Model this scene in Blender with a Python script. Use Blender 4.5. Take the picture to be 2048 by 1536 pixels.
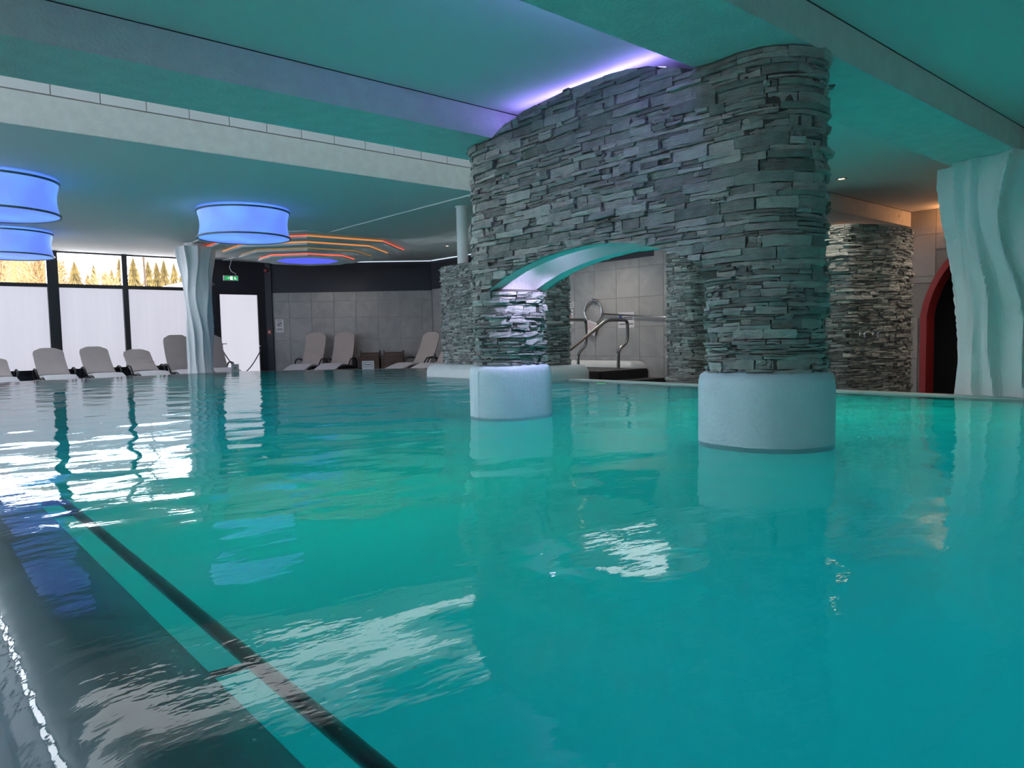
import bpy, bmesh, math, random
import numpy as np
from mathutils import Vector, Matrix

# ------------------------------------------------------------------ scene, camera, light
scene = bpy.context.scene
for o in list(bpy.data.objects):
    bpy.data.objects.remove(o, do_unlink=True)
COL = scene.collection
# world axes: X runs along the ceiling beams, Y along the stone arch, Z up; water level is z = 0

FPX, CXP, CYP = 1449.0, 1024.0, 768.0
def _unit(v): return v / np.linalg.norm(v)
_u = _unit(np.array([(2700 - CXP) / FPX, (640 - CYP) / FPX, 1.0]))
_v0 = np.array([(-234 - CXP) / FPX, (700 - CYP) / FPX, 1.0])
_v = _unit(_v0 - _u * (_v0 @ _u))
_w = np.cross(_v, _u)
if _w[1] > 0: _w = -_w
ROT = np.array([_u, _v, _w])
CAM = np.array([0, 0, 0.6])
def cam_project(p):
    q = ROT.T @ (np.array(p, float) - CAM)
    return (CXP + FPX * q[0] / q[2], CYP + FPX * q[1] / q[2], q[2])

cam_data = bpy.data.cameras.new('camera')
cam = bpy.data.objects.new('camera', cam_data)
COL.objects.link(cam)
cam_data.sensor_width = 36.0
cam_data.lens = FPX / 2048 * 36.0
cam_data.clip_start = 0.02
cam_data.clip_end = 500
M = Matrix(((ROT[0][0], -ROT[0][1], -ROT[0][2], CAM[0]),
            (ROT[1][0], -ROT[1][1], -ROT[1][2], CAM[1]),
            (ROT[2][0], -ROT[2][1], -ROT[2][2], CAM[2]),
            (0, 0, 0, 1)))
cam.matrix_world = M
scene.camera = cam

world = bpy.data.worlds.new('overcast_sky')
scene.world = world
world.use_nodes = True
wn = world.node_tree
wn.nodes['Background'].inputs[0].default_value = (0.84, 0.91, 1.0, 1)
wn.nodes['Background'].inputs[1].default_value = 12.0

sun_d = bpy.data.lights.new('sun', 'SUN')
sun_d.energy = 8.0
sun_d.angle = 0.02
sun_d.color = (1.0, 0.72, 0.38)
sun = bpy.data.objects.new('sun', sun_d)
COL.objects.link(sun)
sun.rotation_euler = (math.radians(58), 0, math.radians(12))

scene.view_settings.view_transform = 'Standard'
scene.view_settings.look = 'None'
scene.view_settings.gamma = 1.0
scene.view_settings.use_curve_mapping = False
scene.view_settings.exposure = 0.0
cy = scene.cycles
cy.use_denoising = True
try: cy.denoiser = 'OPENIMAGEDENOISE'
except Exception: pass
cy.max_bounces = 6
cy.diffuse_bounces = 3
cy.glossy_bounces = 3
cy.transparent_max_bounces = 16
cy.transmission_bounces = 6
cy.caustics_reflective = False
cy.caustics_refractive = False
cy.sample_clamp_indirect = 4.0
cy.use_adaptive_sampling = True
cy.adaptive_threshold = 0.15
cy.adaptive_min_samples = 16

rng = random.Random(7)

# key dimensions (metres)
DECK = -0.36
Y_WIN = 18.5
X_LEFT = -3.2
X_END = 11.0
Y_BACK = -5.0
Z_SOF = 2.03      # soffit of the beams
Z_COF = 2.235     # ceiling between the beams
Z_LOW = 2.67      # ceiling of the window hall
Y_FAS = 8.16
B1A, B1B = 4.086, 4.70
B2A, B2B = 1.815, 2.364
PX0, PX1, PY1 = 0.49, 7.0, 15.3
PY0 = -1.2        # rear end of the pool, behind the camera

# ------------------------------------------------------------------ materials
def new_mat(name):
    m = bpy.data.materials.new(name)
    m.use_nodes = True
    nt = m.node_tree
    b = nt.nodes.get('Principled BSDF')
    return m, nt, b

def bump_noise(nt, b, scale, strength, dist=0.01, detail=4, mapping=None, kind='noise'):
    tc = nt.nodes.new('ShaderNodeTexCoord')
    vec = tc.outputs['Object']
    if mapping:
        mp = nt.nodes.new('ShaderNodeMapping')
        mp.inputs['Scale'].default_value = mapping
        nt.links.new(vec, mp.inputs[0]); vec = mp.outputs[0]
    t = nt.nodes.new('ShaderNodeTexNoise')
    t.inputs['Scale'].default_value = scale
    t.inputs['Detail'].default_value = detail
    nt.links.new(vec, t.inputs['Vector'])
    bp = nt.nodes.new('ShaderNodeBump')
    bp.inputs['Strength'].default_value = strength
    bp.inputs['Distance'].default_value = dist
    nt.links.new(t.outputs[0], bp.inputs['Height'])
    nt.links.new(bp.outputs[0], b.inputs['Normal'])
    return t, vec

def ramp_color(nt, fac, stops, target):
    r = nt.nodes.new('ShaderNodeValToRGB')
    cr = r.color_ramp
    while len(cr.elements) > 1: cr.elements.remove(cr.elements[-1])
    cr.elements[0].position = stops[0][0]; cr.elements[0].color = (*stops[0][1], 1)
    for p, c in stops[1:]:
        e = cr.elements.new(p); e.color = (*c, 1)
    nt.links.new(fac, r.inputs[0])
    if target is not None: nt.links.new(r.outputs[0], target)
    return r

def simple(name, col, rough=0.5, metal=0.0, bump=None, spec=0.5, var=None):
    m, nt, b = new_mat(name)
    b.inputs['Base Color'].default_value = (*col, 1)
    b.inputs['Roughness'].default_value = rough
    b.inputs['Metallic'].default_value = metal
    b.inputs['Specular IOR Level'].default_value = spec
    if bump:
        t, vec = bump_noise(nt, b, *bump)
    if var:
        sc, amt = var
        tc = nt.nodes.new('ShaderNodeTexCoord')
        n = nt.nodes.new('ShaderNodeTexNoise'); n.inputs['Scale'].default_value = sc; n.inputs['Detail'].default_value = 5
        nt.links.new(tc.outputs['Object'], n.inputs['Vector'])
        lo = tuple(max(0, c * (1 - amt)) for c in col); hi = tuple(min(1, c * (1 + amt)) for c in col)
        ramp_color(nt, n.outputs[0], [(0.3, lo), (0.7, hi)], b.inputs['Base Color'])
    return m

def emit(name, col, strength, base=0.0):
    m, nt, b = new_mat(name)
    b.inputs['Base Color'].default_value = (*[c * base for c in col], 1)
    b.inputs['Emission Color'].default_value = (*col, 1)
    b.inputs['Emission Strength'].default_value = strength
    b.inputs['Roughness'].default_value = 0.4
    return m

MAT = {}
MAT['ceiling'] = simple('ceiling_paint', (0.74, 0.76, 0.75), 0.75, bump=(60, 0.05, 0.004))
MAT['plaster'] = simple('rough_plaster', (0.70, 0.72, 0.71), 0.7, bump=(55, 0.55, 0.012, 6), var=(9, 0.06))
MAT['render'] = simple('white_render', (0.78, 0.80, 0.80), 0.45, bump=(45, 0.35, 0.01, 5), var=(6, 0.04))
MAT['plinth'] = simple('white_render_blue_lit', (0.62, 0.75, 0.83), 0.42, bump=(45, 0.35, 0.01, 5), var=(6, 0.04))  # white render; the bluish light on the plinths is put into its colour
MAT['column'] = simple('white_column_render', (0.82, 0.84, 0.84), 0.5, bump=(70, 0.4, 0.006, 5))
MAT['fascia_tile'] = simple('glazed_fascia_tile', (0.72, 0.73, 0.76), 0.25)
MAT['grout'] = simple('grey_grout', (0.30, 0.30, 0.30), 0.85)
MAT['navy'] = simple('navy_wall_paint', (0.022, 0.026, 0.040), 0.55, bump=(80, 0.05, 0.004))
MAT['frame'] = simple('anthracite_frame', (0.018, 0.019, 0.022), 0.4)
MAT['deck'] = simple('dark_deck_tile', (0.13, 0.135, 0.14), 0.35, var=(3, 0.15))
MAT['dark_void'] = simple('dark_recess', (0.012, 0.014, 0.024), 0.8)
MAT['red'] = simple('red_door_frame', (0.34, 0.025, 0.03), 0.5)
MAT['black_step'] = simple('black_step', (0.018, 0.019, 0.022), 0.45)
MAT['steel'] = simple('stainless_steel', (0.55, 0.55, 0.55), 0.18, 1.0)
MAT['rail_steel'] = simple('brushed_rail_steel', (0.34, 0.34, 0.33), 0.25, 1.0)
MAT['chrome'] = simple('chrome', (0.8, 0.8, 0.8), 0.08, 1.0)
MAT['dark_steel'] = simple('submerged_steel', (0.17, 0.19, 0.20), 0.3, 0.3)
MAT['cushion'] = simple('taupe_cushion', (0.46, 0.405, 0.375), 0.85, bump=(220, 0.15, 0.002), var=(4, 0.05))
MAT['seat'] = simple('pale_cushion', (0.66, 0.64, 0.64), 0.85, bump=(220, 0.15, 0.002))
MAT['plastic'] = simple('charcoal_plastic', (0.022, 0.022, 0.024), 0.5)
MAT['wood'] = simple('brown_wood', (0.115, 0.075, 0.055), 0.6, var=(12, 0.2))
MAT['paper'] = simple('white_paper', (0.72, 0.72, 0.74), 0.6)
MAT['ink'] = simple('dark_ink', (0.07, 0.07, 0.08), 0.6)
MAT['bluelogo'] = simple('blue_ink', (0.12, 0.15, 0.35), 0.6)
MAT['redink'] = simple('red_ink', (0.5, 0.12, 0.10), 0.6)
MAT['acrylic'] = simple('clear_grey_acrylic', (0.35, 0.38, 0.39), 0.1)
MAT['rope'] = simple('grey_rope', (0.12, 0.12, 0.13), 0.7)
MAT['red_alarm'] = simple('red_plastic', (0.25, 0.02, 0.02), 0.4)
MAT['rim_tile'] = simple('rim_tile', (0.66, 0.70, 0.80), 0.4, var=(5, 0.12))
MAT['pool'] = simple('turquoise_pool_lining', (0.35, 0.75, 0.80), 0.6, var=(1.2, 0.05))
MAT['coping'] = simple('pale_coping', (0.55, 0.66, 0.64), 0.4)
MAT['drum_rim'] = simple('drum_rim', (0.10, 0.17, 0.19), 0.4)
MAT['grey_plate'] = simple('grey_plate', (0.20, 0.20, 0.22), 0.5)
MAT['trunk'] = simple('bark', (0.05, 0.03, 0.018), 0.9)
MAT['twig'] = simple('golden_twigs', (0.25, 0.16, 0.07), 0.9)
MAT['spruce'] = simple('spruce_needles', (0.11, 0.078, 0.022), 0.95, var=(1.5, 0.35))
MAT['snow'] = simple('snow', (0.3, 0.3, 0.31), 0.8)
MAT['ground'] = simple('thawing_ground', (0.50, 0.46, 0.44), 0.95, var=(0.4, 0.3))
MAT['green_face'] = emit('exit_sign_green', (0.02, 0.42, 0.12), 0.9, 0.3)
MAT['white_face'] = emit('exit_sign_white', (0.9, 1.0, 0.92), 1.0, 0.5)

# frosted, daylit window panes
def frosted(name, col, strength):
    m, nt, b = new_mat(name)
    b.inputs['Base Color'].default_value = (0.3, 0.3, 0.32, 1)
    b.inputs['Roughness'].default_value = 0.35
    tc = nt.nodes.new('ShaderNodeTexCoord')
    mp = nt.nodes.new('ShaderNodeMapping'); mp.inputs['Scale'].default_value = (9, 9, 0.5)
    n = nt.nodes.new('ShaderNodeTexNoise'); n.inputs['Scale'].default_value = 1.0; n.inputs['Detail'].default_value = 4
    nt.links.new(tc.outputs['Object'], mp.inputs[0]); nt.links.new(mp.outputs[0], n.inputs['Vector'])
    lo = tuple(c * 0.93 for c in col)
    ramp_color(nt, n.outputs[0], [(0.3, lo), (0.7, col)], b.inputs['Emission Color'])
    b.inputs['Emission Strength'].default_value = strength
    return m
MAT['frost'] = frosted('frosted_daylit_glass', (0.60, 0.59, 0.68), 1.0)
MAT['frost_door'] = frosted('frosted_door_glass', (0.70, 0.69, 0.78), 1.0)
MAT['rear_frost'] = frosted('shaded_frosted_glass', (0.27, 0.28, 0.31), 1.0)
MAT['clerestory'] = frosted('opal_clerestory_glass', (0.92, 0.96, 1.0), 2.9)
MAT['skylight'] = frosted('opal_skylight_glass', (0.80, 0.88, 0.95), 0.7)

def clear_glass():
    m = bpy.data.materials.new('clear_window_glass'); m.use_nodes = True
    nt = m.node_tree; nt.nodes.clear()
    out = nt.nodes.new('ShaderNodeOutputMaterial')
    fr = nt.nodes.new('ShaderNodeFresnel'); fr.inputs[0].default_value = 1.45
    tr = nt.nodes.new('ShaderNodeBsdfTransparent')
    gl = nt.nodes.new('ShaderNodeBsdfGlossy'); gl.inputs['Roughness'].default_value = 0.02
    mx = nt.nodes.new('ShaderNodeMixShader')
    nt.links.new(fr.outputs[0], mx.inputs[0]); nt.links.new(tr.outputs[0], mx.inputs[1]); nt.links.new(gl.outputs[0], mx.inputs[2])
    nt.links.new(mx.outputs[0], out.inputs[0])
    return m
MAT['glass'] = clear_glass()

def water_mat():
    m = bpy.data.materials.new('turquoise_water'); m.use_nodes = True
    nt = m.node_tree; nt.nodes.clear(); L = nt.links.new
    out = nt.nodes.new('ShaderNodeOutputMaterial')
    tc = nt.nodes.new('ShaderNodeTexCoord')
    n1 = nt.nodes.new('ShaderNodeTexNoise'); n1.inputs['Scale'].default_value = 13; n1.inputs['Detail'].default_value = 3
    mp = nt.nodes.new('ShaderNodeMapping'); mp.inputs['Rotation'].default_value = (0, 0, math.radians(41)); mp.inputs['Scale'].default_value = (0.7, 1.6, 1)
    L(tc.outputs['Object'], mp.inputs[0]); L(mp.outputs[0], n1.inputs['Vector'])
    bp = nt.nodes.new('ShaderNodeBump'); bp.inputs['Strength'].default_value = 0.07; bp.inputs['Distance'].default_value = 0.012
    L(n1.outputs[0], bp.inputs['Height'])
    fr = nt.nodes.new('ShaderNodeFresnel'); fr.inputs[0].default_value = 1.33
    L(bp.outputs[0], fr.inputs['Normal'])
    gl = nt.nodes.new('ShaderNodeBsdfGlossy'); gl.inputs['Roughness'].default_value = 0.015
    L(bp.outputs[0], gl.inputs['Normal'])
    tr = nt.nodes.new('ShaderNodeBsdfTransparent'); tr.inputs[0].default_value = (0.80, 0.98, 0.98, 1)
    mx = nt.nodes.new('ShaderNodeMixShader')
    L(fr.outputs[0], mx.inputs[0]); L(tr.outputs[0], mx.inputs[1]); L(gl.outputs[0], mx.inputs[2])
    L(mx.outputs[0], out.inputs[0])
    return m
MAT['water'] = water_mat()
def murk_mat():
    # milky water body: scatters the light of the lamps below and the daylight above
    m = bpy.data.materials.new('milky_turquoise_water'); m.use_nodes = True
    nt = m.node_tree; nt.nodes.clear(); L = nt.links.new
    out = nt.nodes.new('ShaderNodeOutputMaterial')
    df = nt.nodes.new('ShaderNodeBsdfDiffuse'); df.inputs[0].default_value = (0.02, 0.30, 0.36, 1)
    tl = nt.nodes.new('ShaderNodeBsdfTranslucent'); tl.inputs[0].default_value = (0.08, 0.80, 0.85, 1)
    mx = nt.nodes.new('ShaderNodeMixShader'); mx.inputs[0].default_value = 0.6
    L(df.outputs[0], mx.inputs[1]); L(tl.outputs[0], mx.inputs[2]); L(mx.outputs[0], out.inputs[0])
    return m
MAT['murk'] = murk_mat()

def stone_mat():
    m, nt, b = new_mat('stacked_slate')
    L = nt.links.new
    at = nt.nodes.new('ShaderNodeAttribute'); at.attribute_name = 'tint'
    tc = nt.nodes.new('ShaderNodeTexCoord')
    n = nt.nodes.new('ShaderNodeTexNoise'); n.inputs['Scale'].default_value = 14; n.inputs['Detail'].default_value = 6
    L(tc.outputs['Object'], n.inputs['Vector'])
    ad = nt.nodes.new('ShaderNodeMath'); ad.operation = 'MULTIPLY_ADD'; ad.inputs[1].default_value = 0.55
    L(at.outputs['Fac'], ad.inputs[0]); 
    sc = nt.nodes.new('ShaderNodeMath'); sc.operation = 'MULTIPLY'; sc.inputs[1].default_value = 0.5
    L(n.outputs[0], sc.inputs[0]); L(sc.outputs[0], ad.inputs[2])
    ramp_color(nt, ad.outputs[0], [(0.15, (0.17, 0.175, 0.165)), (0.5, (0.36, 0.365, 0.35)), (0.85, (0.64, 0.64, 0.60))], b.inputs['Base Color'])
    b.inputs['Roughness'].default_value = 0.40
    mp = nt.nodes.new('ShaderNodeMapping'); mp.inputs['Scale'].default_value = (1, 1, 3.2)
    L(tc.outputs['Object'], mp.inputs[0])
    n2 = nt.nodes.new('ShaderNodeTexNoise'); n2.inputs['Scale'].default_value = 26; n2.inputs['Detail'].default_value = 7; n2.inputs['Roughness'].default_value = 0.62
    L(mp.outputs[0], n2.inputs['Vector'])
    bp = nt.nodes.new('ShaderNodeBump'); bp.inputs['Strength'].default_value = 1.0; bp.inputs['Distance'].default_value = 0.024
    L(n2.outputs[0], bp.inputs['Height']); L(bp.outputs[0], b.inputs['Normal'])
    return m
MAT['stone'] = stone_mat()
MAT['mortar'] = simple('dark_stone_core', (0.07, 0.07, 0.065), 0.9)

def tile_mat():
    m, nt, b = new_mat('grey_stone_tile')
    L = nt.links.new
    tc = nt.nodes.new('ShaderNodeTexCoord')
    oi = nt.nodes.new('ShaderNodeObjectInfo')
    off = nt.nodes.new('ShaderNodeVectorMath'); off.operation = 'MULTIPLY_ADD'
    cb = nt.nodes.new('ShaderNodeCombineXYZ')
    for i in range(3): L(oi.outputs['Random'], cb.inputs[i])
    off.inputs[1].default_value = (17, 23, 31)
    L(cb.outputs[0], off.inputs[0]); L(tc.outputs['Object'], off.inputs[2])
    n = nt.nodes.new('ShaderNodeTexNoise'); n.inputs['Scale'].default_value = 2.2; n.inputs['Detail'].default_value = 7; n.inputs['Distortion'].default_value = 1.2
    L(off.outputs[0], n.inputs['Vector'])
    ramp_color(nt, n.outputs[0], [(0.25, (0.30, 0.30, 0.30)), (0.5, (0.36, 0.36, 0.355)), (0.75, (0.43, 0.43, 0.42))], b.inputs['Base Color'])
    b.inputs['Roughness'].default_value = 0.5
    return m
MAT['tile'] = tile_mat()

def drum_mat():
    m, nt, b = new_mat('blue_lit_fabric')
    b.inputs['Base Color'].default_value = (0.25, 0.35, 0.6, 1)
    b.inputs['Roughness'].default_value = 0.5
    tc = nt.nodes.new('ShaderNodeTexCoord')
    n = nt.nodes.new('ShaderNodeTexNoise'); n.inputs['Scale'].default_value = 1.6
    nt.links.new(tc.outputs['Object'], n.inputs['Vector'])
    ramp_color(nt, n.outputs[0], [(0.35, (0.11, 0.19, 0.78)), (0.65, (0.13, 0.33, 0.86))], b.inputs['Emission Color'])
    b.inputs['Emission Strength'].default_value = 1.1
    return m
MAT['drum'] = drum_mat()
MAT['oct_blue'] = emit('blue_lit_panel', (0.10, 0.13, 0.95), 0.95, 0.2)
MAT['led_red'] = emit('red_led', (1.0, 0.16, 0.09), 0.85, 0.3)
MAT['led_orange'] = emit('orange_led', (0.95, 0.36, 0.10), 0.7, 0.3)
MAT['led_ochre'] = emit('dim_ochre_led', (0.40, 0.22, 0.07), 0.55, 0.3)
MAT['led_white'] = emit('white_led', (0.75, 0.88, 1.0), 1.1, 0.3)
MAT['led_purple'] = emit('purple_led', (0.32, 0.26, 1.0), 28.0, 0.2)
MAT['led_warm'] = emit('warm_led', (1.0, 0.36, 0.10), 8.0, 0.2)
MAT['lamp_green'] = emit('green_lamp_lens', (0.03, 1.0, 0.30), 3.0, 0.2)
MAT['lamp_cyan'] = emit('cyan_lamp_lens', (0.05, 0.75, 0.95), 3.0, 0.2)
MAT['bulb_warm'] = emit('warm_bulb', (1.0, 0.62, 0.35), 9.0, 0.2)

# ------------------------------------------------------------------ mesh helpers
ROOT_INV = {}
class MB:
    def __init__(s): s.v = []; s.f = []
    def add(s, verts, faces):
        o = len(s.v); s.v += [tuple(p) for p in verts]; s.f += [tuple(i + o for i in f) for f in faces]; return s
    def box(s, x0, x1, y0, y1, z0, z1):
        return s.add([(x0,y0,z0),(x1,y0,z0),(x1,y1,z0),(x0,y1,z0),(x0,y0,z1),(x1,y0,z1),(x1,y1,z1),(x0,y1,z1)],
                     [(0,3,2,1),(4,5,6,7),(0,1,5,4),(1,2,6,5),(2,3,7,6),(3,0,4,7)])
    def prism(s, poly, z0, z1):
        n = len(poly)
        vs = [(x, y, z0) for x, y in poly] + [(x, y, z1) for x, y in poly]
        fs = [tuple(range(n - 1, -1, -1)), tuple(range(n, 2 * n))] + [(i, (i + 1) % n, n + (i + 1) % n, n + i) for i in range(n)]
        return s.add(vs, fs)
    def tube(s, pts, r, seg=10, cap=True):
        pts = [Vector(p) for p in pts]; n = len(pts); rings = []
        t0 = (pts[1] - pts[0]).normalized()
        ref = Vector((0, 0, 1)) if abs(t0.z) < 0.9 else Vector((1, 0, 0))
        nrm = t0.cross(ref).normalized()
        for i, p in enumerate(pts):
            t = (pts[min(i + 1, n - 1)] - pts[max(i - 1, 0)]).normalized()
            nrm = (nrm - t * nrm.dot(t)).normalized(); bn = t.cross(nrm)
            rr = r[i] if isinstance(r, (list, tuple)) else r
            rings.append([p + (nrm * math.cos(a) + bn * math.sin(a)) * rr for a in [2 * math.pi * k / seg for k in range(seg)]])
        vs = [q for g in rings for q in g]; fs = []
        for i in range(n - 1):
            for k in range(seg):
                a, b = i * seg + k, i * seg + (k + 1) % seg
                fs.append((a, b, b + seg, a + seg))
        if cap:
            fs.append(tuple(range(seg - 1, -1, -1))); fs.append(tuple(range((n - 1) * seg, n * seg)))
        return s.add(vs, fs)
    def lathe(s, prof, c, seg=48, caps=False):
        vs = []; fs = []
        for r, z in prof:
            vs += [(c[0] + r * math.cos(2 * math.pi * k / seg), c[1] + r * math.sin(2 * math.pi * k / seg), c[2] + z) for k in range(seg)]
        for i in range(len(prof) - 1):
            for k in range(seg):
                a, b = i * seg + k, i * seg + (k + 1) % seg
                fs.append((a, b, b + seg, a + seg))
        if caps:
            fs.append(tuple(range(seg - 1, -1, -1))); fs.append(tuple(range((len(prof) - 1) * seg, len(prof) * seg)))
        return s.add(vs, fs)
    def xf(s, m):
        s.v = [tuple(m @ Vector(p)) for p in s.v]; return s
    def build(s, name, mat, parent=None, smooth=False, bevel=0, world_space=True, auto=None):
        me = bpy.data.meshes.new(name)
        vs = s.v
        if parent is not None and world_space and parent.name in ROOT_INV:
            inv = ROOT_INV[parent.name]; vs = [tuple(inv @ Vector(p)) for p in vs]
        me.from_pydata(vs, [], s.f)
        bm = bmesh.new(); bm.from_mesh(me)
        bmesh.ops.recalc_face_normals(bm, faces=bm.faces)
        if bevel:
            bmesh.ops.bevel(bm, geom=[e for e in bm.edges if len(e.link_faces) == 2 and e.calc_face_angle(0) > 0.5], offset=bevel, segments=2, affect='EDGES', clamp_overlap=True)
        bm.to_mesh(me); bm.free()
        if smooth:
            for p in me.polygons: p.use_smooth = True
            if auto: 
                try: me.set_sharp_from_angle(angle=math.radians(auto))
                except Exception: pass
        if mat: me.materials.append(MAT[mat] if isinstance(mat, str) else mat)
        o = bpy.data.objects.new(name, me); COL.objects.link(o)
        if parent is not None:
            o.parent = parent
            if parent.name in ROOT_INV: ROOT_INV[o.name] = ROOT_INV[parent.name]
        return o

def thing(name, label, cat, loc=(0, 0, 0), rz=0.0, group=None, kind=None):
    o = bpy.data.objects.new(name, None); COL.objects.link(o)
    o.empty_display_size = 0.1
    o.location = loc; o.rotation_euler = (0, 0, rz)
    o['label'] = label
    if cat: o['category'] = cat
    if group: o['group'] = group
    if kind: o['kind'] = kind
    ROOT_INV[o.name] = (Matrix.Translation(loc) @ Matrix.Rotation(rz, 4, 'Z')).inverted()
    return o
def tag(o, label, cat, group=None, kind=None):
    o['label'] = label; o['category'] = cat
    if group: o['group'] = group
    if kind: o['kind'] = kind
    return o
def struct(o, label=None):
    o['kind'] = 'structure'
    if label: o['label'] = label
    return o
def lamp(name, kind, loc, color, energy, parent, size=0.05, rot=None, spot=None):
    d = bpy.data.lights.new(name, kind); d.color = color; d.energy = energy
    if kind in ('POINT', 'SPOT'): d.shadow_soft_size = size
    if spot: d.spot_size = spot; d.spot_blend = 0.6
    o = bpy.data.objects.new(name, d); COL.objects.link(o)
    p = Vector(loc)
    if parent is not None:
        o.parent = parent
        if parent.name in ROOT_INV: p = ROOT_INV[parent.name] @ p
    o.location = p
    if rot: o.rotation_euler = rot
    return o
def interp(x, tab):
    xs = [t[0] for t in tab]
    if x <= xs[0]: return tab[0][1]
    if x >= xs[-1]: return tab[-1][1]
    return float(np.interp(x, xs, [t[1] for t in tab]))

# ------------------------------------------------------------------ the shell
# floor (deck around the raised pool)
OB_A, OB_B = np.array([7.63, 18.5]), np.array([X_END, 15.87])
OB_D = (OB_B - OB_A) / np.linalg.norm(OB_B - OB_A)
OB_N = np.array([OB_D[1], -OB_D[0]])          # into the room
OB_L = float(np.linalg.norm(OB_B - OB_A))
mb = MB()
mb.box(X_LEFT - .2, 0.05, Y_BACK, Y_WIN + .2, DECK - .2, DECK)
mb.box(7.2, X_END + .3, Y_BACK, 9.6, DECK - .2, DECK)
mb.box(0.05, 7.2, Y_BACK, PY0 - .2, DECK - .2, DECK)
mb.prism([(9.0, 9.6), (X_END + .3, 9.6), (X_END + .3, 15.9), (7.7, Y_WIN + .2), (0.05, Y_WIN + .2), (0.05, 15.5), (5.75, 15.5), (9.0, 12.3)], DECK - .2, DECK)
struct(mb.build('floor', 'deck'), 'dark tiled deck around the raised pool')

# pool basin: lining walls and floor
pool = [(PX0, PY0), (PX1, PY0), (PX1, 9.5), (8.7, 9.5), (8.7, 12.25), (5.65, PY1), (PX0, PY1)]
mb = MB()
n = len(pool)
vs = [(x, y, -1.8) for x, y in pool] + [(x, y, -0.03) for x, y in pool]
mb.add(vs, [tuple(range(n))] + [(i, (i + 1) % n, n + (i + 1) % n, n + i) for i in range(n - 1)])
struct(mb.build('pool_basin', 'pool'), 'turquoise lined pool basin')
# outer rim / coping of right and far sides
def coping(pts, wdt, z, name, label):
    m = MB()
    for i in range(len(pts) - 1):
        a, b = np.array(pts[i]), np.array(pts[i + 1]); d = (b - a) / np.linalg.norm(b - a); nn = np.array([d[1], -d[0]])
        q = [tuple(a), tuple(b), tuple(b + nn * wdt), tuple(a + nn * wdt)]
        m.prism(q, DECK - .05, z)
    return struct(m.build(name, 'coping'), label)
coping([(PX0, PY0), (PX1, PY0), (PX1, 9.5)], 0.20, 0.012, 'trim_1', 'pale coping along the shower side of the pool')
coping([(8.7, 9.3), (8.7, 12.25), (5.65, PY1), (PX0, PY1)], 0.16, -0.006, 'trim_2', 'overflow rim in front of the loungers')
# near overflow rim: rounded profile
RIM = [(PX0, -1.8), (PX0, -0.115), (0.482, -0.095), (0.45, -0.064), (0.40, -0.036), (0.34, -0.021), (0.28, -0.014), (0.23, -0.020),
       (0.18, -0.042), (0.14, -0.075), (0.105, -0.12), (0.085, -0.18), (0.075, -0.25), (0.07, DECK - .1)]
mb = MB()
for yy in (PY0 - .2, PY1 + .1):
    mb.v += [(x, yy, z) for x, z in RIM]
k = len(RIM)
mb.f += [(i, i + 1, k + i + 1, k + i) for i in range(k - 1)]
struct(mb.build('trim_3', 'rim_tile', smooth=True, auto=50), 'dark rounded overflow rim beside the camera')

# walls
def wall_box(name, x0, x1, y0, y1, z0, z1, mat, label):
    return struct(MB().box(x0, x1, y0, y1, z0, z1).build(name, mat), label)
# end wall (behind the showers), core behind tiles, opening for the red door
DY0, DY1, DSP, DAP = 2.76, 3.86, 0.78, 1.62
end_wall = thing('wall_end', 'grey tiled end wall behind the arch and showers', None, (X_END, 8, DECK), kind='structure')
mb = MB()
mb.box(X_END + .012, X_END + .25, DY1, 15.95, DECK, 3.7)
mb.box(X_END + .012, X_END + .25, Y_BACK, DY0, DECK, 3.7)
def door_top(y):
    c = (DY0 + DY1) / 2; h = (DY1 - DY0) / 2; t = min(1, abs(y - c) / h)
    return DSP + (DAP - DSP) * (1 - t ** 1.9) ** 0.72
N = 24
for i in range(N):
    ya, yb = DY0 + (DY1 - DY0) * i / N, DY0 + (DY1 - DY0) * (i + 1) / N
    za, zb = door_top(ya), door_top(yb)
    x0, x1 = X_END + .012, X_END + .25
    mb.add([(x0, ya, za), (x0, yb, zb), (x0, yb, 3.7), (x0, ya, 3.7), (x1, ya, za), (x1, yb, zb), (x1, yb, 3.7), (x1, ya, 3.7)],
           [(0, 3, 2, 1), (4, 5, 6, 7), (0, 1, 5, 4)])
mb.build('wall_core', 'grout', end_wall)
T = 0.575; G = 0.0035
tile_mesh_cache = {}
def tile_piece(parent, o3, du, w, h, nrm, mat='tile', thick=0.012, name='tile'):
    """one tile: lower corner o3, unit direction du along the wall, width, height; proud along nrm"""
    key = (round(w, 3), round(h, 3), mat, thick)
    if key not in tile_mesh_cache:
        c = 0.0025
        vs = [(0,0,0),(w,0,0),(w,0,h),(0,0,h),(0,-thick+c,0),(w,-thick+c,0),(w,-thick+c,h),(0,-thick+c,h),
              (c,-thick,c),(w-c,-thick,c),(w-c,-thick,h-c),(c,-thick,h-c)]
        fs = [(0,1,5,4),(1,2,6,5),(2,3,7,6),(3,0,4,7),(4,5,9,8),(5,6,10,9),(6,7,11,10),(7,4,8,11),(8,9,10,11)]
        me = bpy.data.meshes.new(name); me.from_pydata(vs, [], fs); me.update(); me.materials.append(MAT[mat])
        tile_mesh_cache[key] = me
    o = bpy.data.objects.new(name, tile_mesh_cache[key]); COL.objects.link(o)
    m = Matrix(((du[0], -nrm[0], 0, o3[0]), (du[1], -nrm[1], 0, o3[1]), (0, 0, 1, o3[2]), (0, 0, 0, 1)))
    o.parent = parent
    o.matrix_local = ROOT_INV[parent.name] @ m
    return o
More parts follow.
